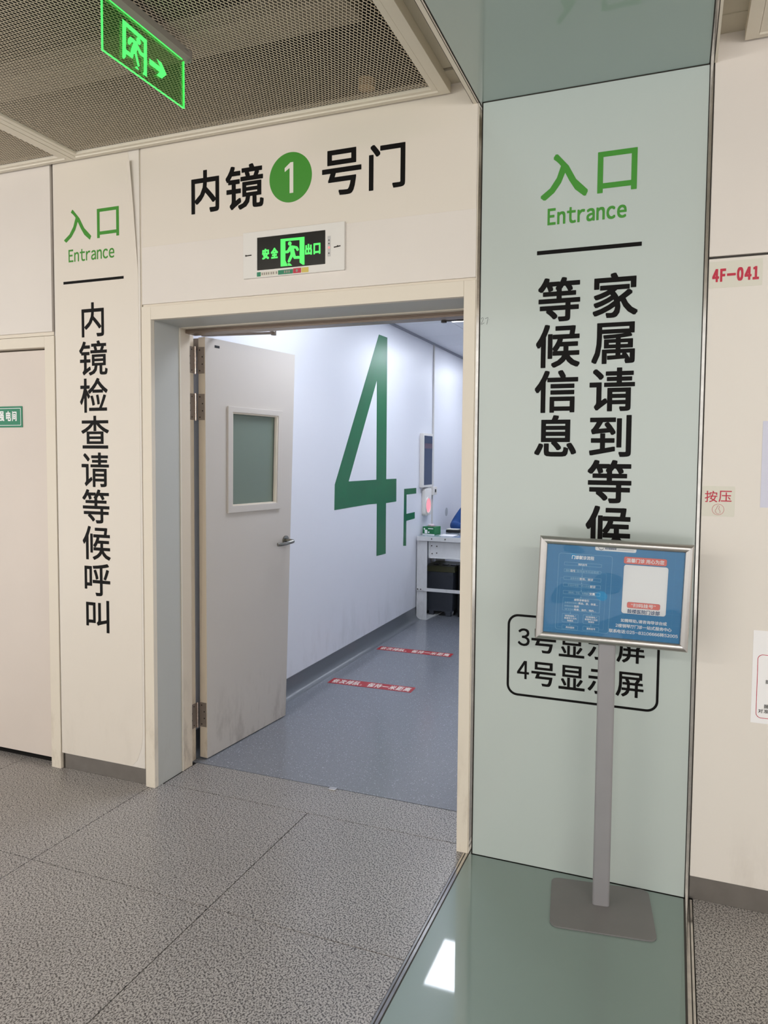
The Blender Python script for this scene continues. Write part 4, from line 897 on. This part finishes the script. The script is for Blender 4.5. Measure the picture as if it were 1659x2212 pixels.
PTX = [('门诊就诊流程', 0.0805, 0.1514, 0.2558, 0.0127, 'w'), ('预约挂号', 0.1015, 0.1302, 0.2325, 0.0070, 'w'), ('预约', 0.0627, 0.0765, 0.2100, 0.0066, 'p'), ('取号', 0.0777, 0.0937, 0.2100, 0.0080, 'w'), ('现场挂号到自助机', 0.0978, 0.1696, 0.2103, 0.0066, 'p'),
       ('自助系统', 0.0797, 0.1069, 0.1848, 0.0066, 'p'), ('签到、就诊', 0.1083, 0.1522, 0.1848, 0.0080, 'w'), ('听到叫号后、进入诊室', 0.0723, 0.1411, 0.1619, 0.0066, 'p'), ('就诊', 0.1428, 0.1610, 0.1619, 0.0088, 'w'),
       ('自助机/手机/收费窗口', 0.0757, 0.1415, 0.1376, 0.0070, 'p'), ('交费', 0.1426, 0.1598, 0.1376, 0.0084, 'w'), ('按导诊单指引', 0.0947, 0.1422, 0.1142, 0.0080, 'w'),
       ('各楼层检验窗口', 0.0645, 0.1079, 0.1033, 0.0058, 'p'), ('采血、尿、体液…', 0.1089, 0.1715, 0.1036, 0.0078, 'w'), ('各楼层药房', 0.0645, 0.0949, 0.0922, 0.0058, 'p'), ('取药', 0.0959, 0.1116, 0.0922, 0.0078, 'w'),
       ('“楼”区完成', 0.0650, 0.0950, 0.0815, 0.0058, 'p'), ('检查、治疗、预约…', 0.0959, 0.1664, 0.0820, 0.0072, 'w'), ('当日取报告/', 0.0677, 0.1043, 0.0592, 0.0062, 'w'), ('普通号三日内', 0.0660, 0.1057, 0.0512, 0.0062, 'w'), ('取报告', 0.0760, 0.0956, 0.0432, 0.0062, 'w'),
       ('次日取报告/', 0.1346, 0.1714, 0.0605, 0.0062, 'w'), ('普通号三日后', 0.1323, 0.1729, 0.0525, 0.0062, 'w'), ('取报告', 0.1437, 0.1630, 0.0445, 0.0062, 'w'), ('再次报到', 0.0726, 0.1000, 0.0203, 0.0070, 'w'), ('重新挂号', 0.1396, 0.1674, 0.0219, 0.0070, 'w'),
       ('温馨门诊 用心为您', 0.2531, 0.3690, 0.2578, 0.0138, 'w'), ('“扫码挂号”', 0.2746, 0.3509, 0.1123, 0.0125, 'w'), ('鼓楼医院门诊部', 0.2644, 0.3647, 0.0921, 0.0140, 'n'),
       ('如需帮助,请咨询导诊台或', 0.2459, 0.3883, 0.0600, 0.0118, 'w'), ('2楼钢琴厅门诊一站式服务中心', 0.2303, 0.4038, 0.0419, 0.0122, 'w'), ('联系电话:025-83106666转52005', 0.2104, 0.4239, 0.0228, 0.0124, 'w')]
PALE = mat('pale_blue_lettering', rgb(160, 205, 224), .4)
for s, a, b, zc, hh, c in PTX:
    big = hh > .011; tgt = MB()
    put(tgt, s, a, b, zc - hh / 2, zc + hh / 2, up, bold=.022 if c != 'p' else .0, res=2 if not big else 3, thick=False, h=.0002, lift=.0034 if a > .24 else .0031)
    pst(tgt, 'text_line', {'w': WHITE_S, 'n': NAVY, 'p': PALE}[c])
MT = MB(); MT.prism(rrect(.2449, .3768, .2466, .2690, .0055, 6), up, .0031, .0033); pst(MT, 'heading_pill', SALMON)
mb = MB(); ring_mesh(mb, rrect(.2443, .3774, .2460, .2696, .0060, 6), rrect(.2449, .3768, .2466, .2690, .0055, 6), up, .0031, .0033); ring_mesh(mb, rrect(.2455, .3836, .0829, .2436, .0085, 6), rrect(.2461, .3830, .0835, .2430, .0080, 6), up, .0031, .0033); ring_mesh(mb, rrect(.2623, .3646, .1025, .1221, .0055, 6), rrect(.2627, .3642, .1029, .1217, .0052, 6), up, .0032, .0035)
pst(mb, 'dark_outline', NAVY)
pst(MB().prism(rrect(.2461, .3830, .0835, .2430, .008, 6), up, .0031, .0032), 'white_card', WHITE_S)
pst(MB().prism(rrect(.2627, .3642, .1029, .1217, .0052, 6), up, .0032, .0033), 'caption_pill', SALMON)
pst(MB().prism(rrect(.1528, .2815, .2832, .3050, .0055, 6)[14:] + [(.2815, .2948), (.1528, .2948)], up, .0031, .0033), 'logo_tab', WHITE_S)
mb = MB(); mb.tube([up(.1620, .2945, .0034), up(.1665, .2885, .0034), up(.1720, .2865, .0034), up(.1775, .2885, .0034), up(.1810, .2945, .0034)], .0006, 5); mb.tube([up(.1650, .2870, .0034), up(.1720, .2850, .0034), up(.1790, .2872, .0034)], .0005, 5)
put(mb, '南京鼓楼医院', .1835, .2200, .2880, .2948, up, bold=.03, thick=False, h=.0002, lift=.0033)
for k in range(12): mb.prism([(.2235 + k * .0042, .2888), (.2262 + k * .0042, .2888), (.2262 + k * .0042, .2902), (.2235 + k * .0042, .2902)], up, .0033, .0035)
pst(mb, 'hospital_mark', mat('dark_logo_print', rgb(50, 74, 110), .4))
# wavy clear cover film
n1, n2 = 44, 30; mb = MB(); vs = []; fs = []
for j in range(n2 + 1):
    for i in range(n1 + 1):
        u, v = i / n1, j / n2
        e = min(u, 1 - u, v, 1 - v); w_ = (sin(9 * u + 3 * v) * .4 + sin(5 * u - 11 * v + 1.3) * .5 + sin(17 * u + 7 * v * v + 2) * .28) * (1.25 if u < .55 else .55)
        vs.append(up(u * PW, v * PH, .0054 + .0019 * w_ * min(1, e * 9)))
for j in range(n2):
    for i in range(n1): a = j * (n1 + 1) + i; fs.append((a, a + 1, a + n1 + 2, a + n1 + 1))
mb.add(vs, fs); stl(mb, 'clear_cover', clear_mat('clear_cover_film', (.97, .98, .98, 1), gloss=1.3, rough=.05), smooth=True)

# ------------------------------------------------------------------ unseen fill tubes added behind the viewer to brighten wall and ceiling
for n_, (x0, x1) in enumerate([(-3.6, -1.3), (1.5, 3.8)]):
    y, z = -3.6, 2.40
    t = tag(empty('pendant_light', ((x0 + x1) / 2, y, z)), ['long hanging tube light behind the viewer, on the side of the closed door', 'long hanging tube light behind the viewer, on the side of the stickers'][n_], 'ceiling light', 'tube lights hanging in the hall')
    MB().tube([(x0, y, z), (x1, y, z)], .042, 16).build('diffuser', LIGHT_FILL, t, smooth=True)
    for x in (x0 - .02, x1): MB().tube([(x, y, z), (x + .02, y, z)], .046, 16).build('end_cap', STEEL, t, smooth=True)
    for x in (x0 + .01, x1 - .01): MB().tube([(x, y, z + .04), (x, y, 2.83)], .002, 6).build('cord', STEEL, t)
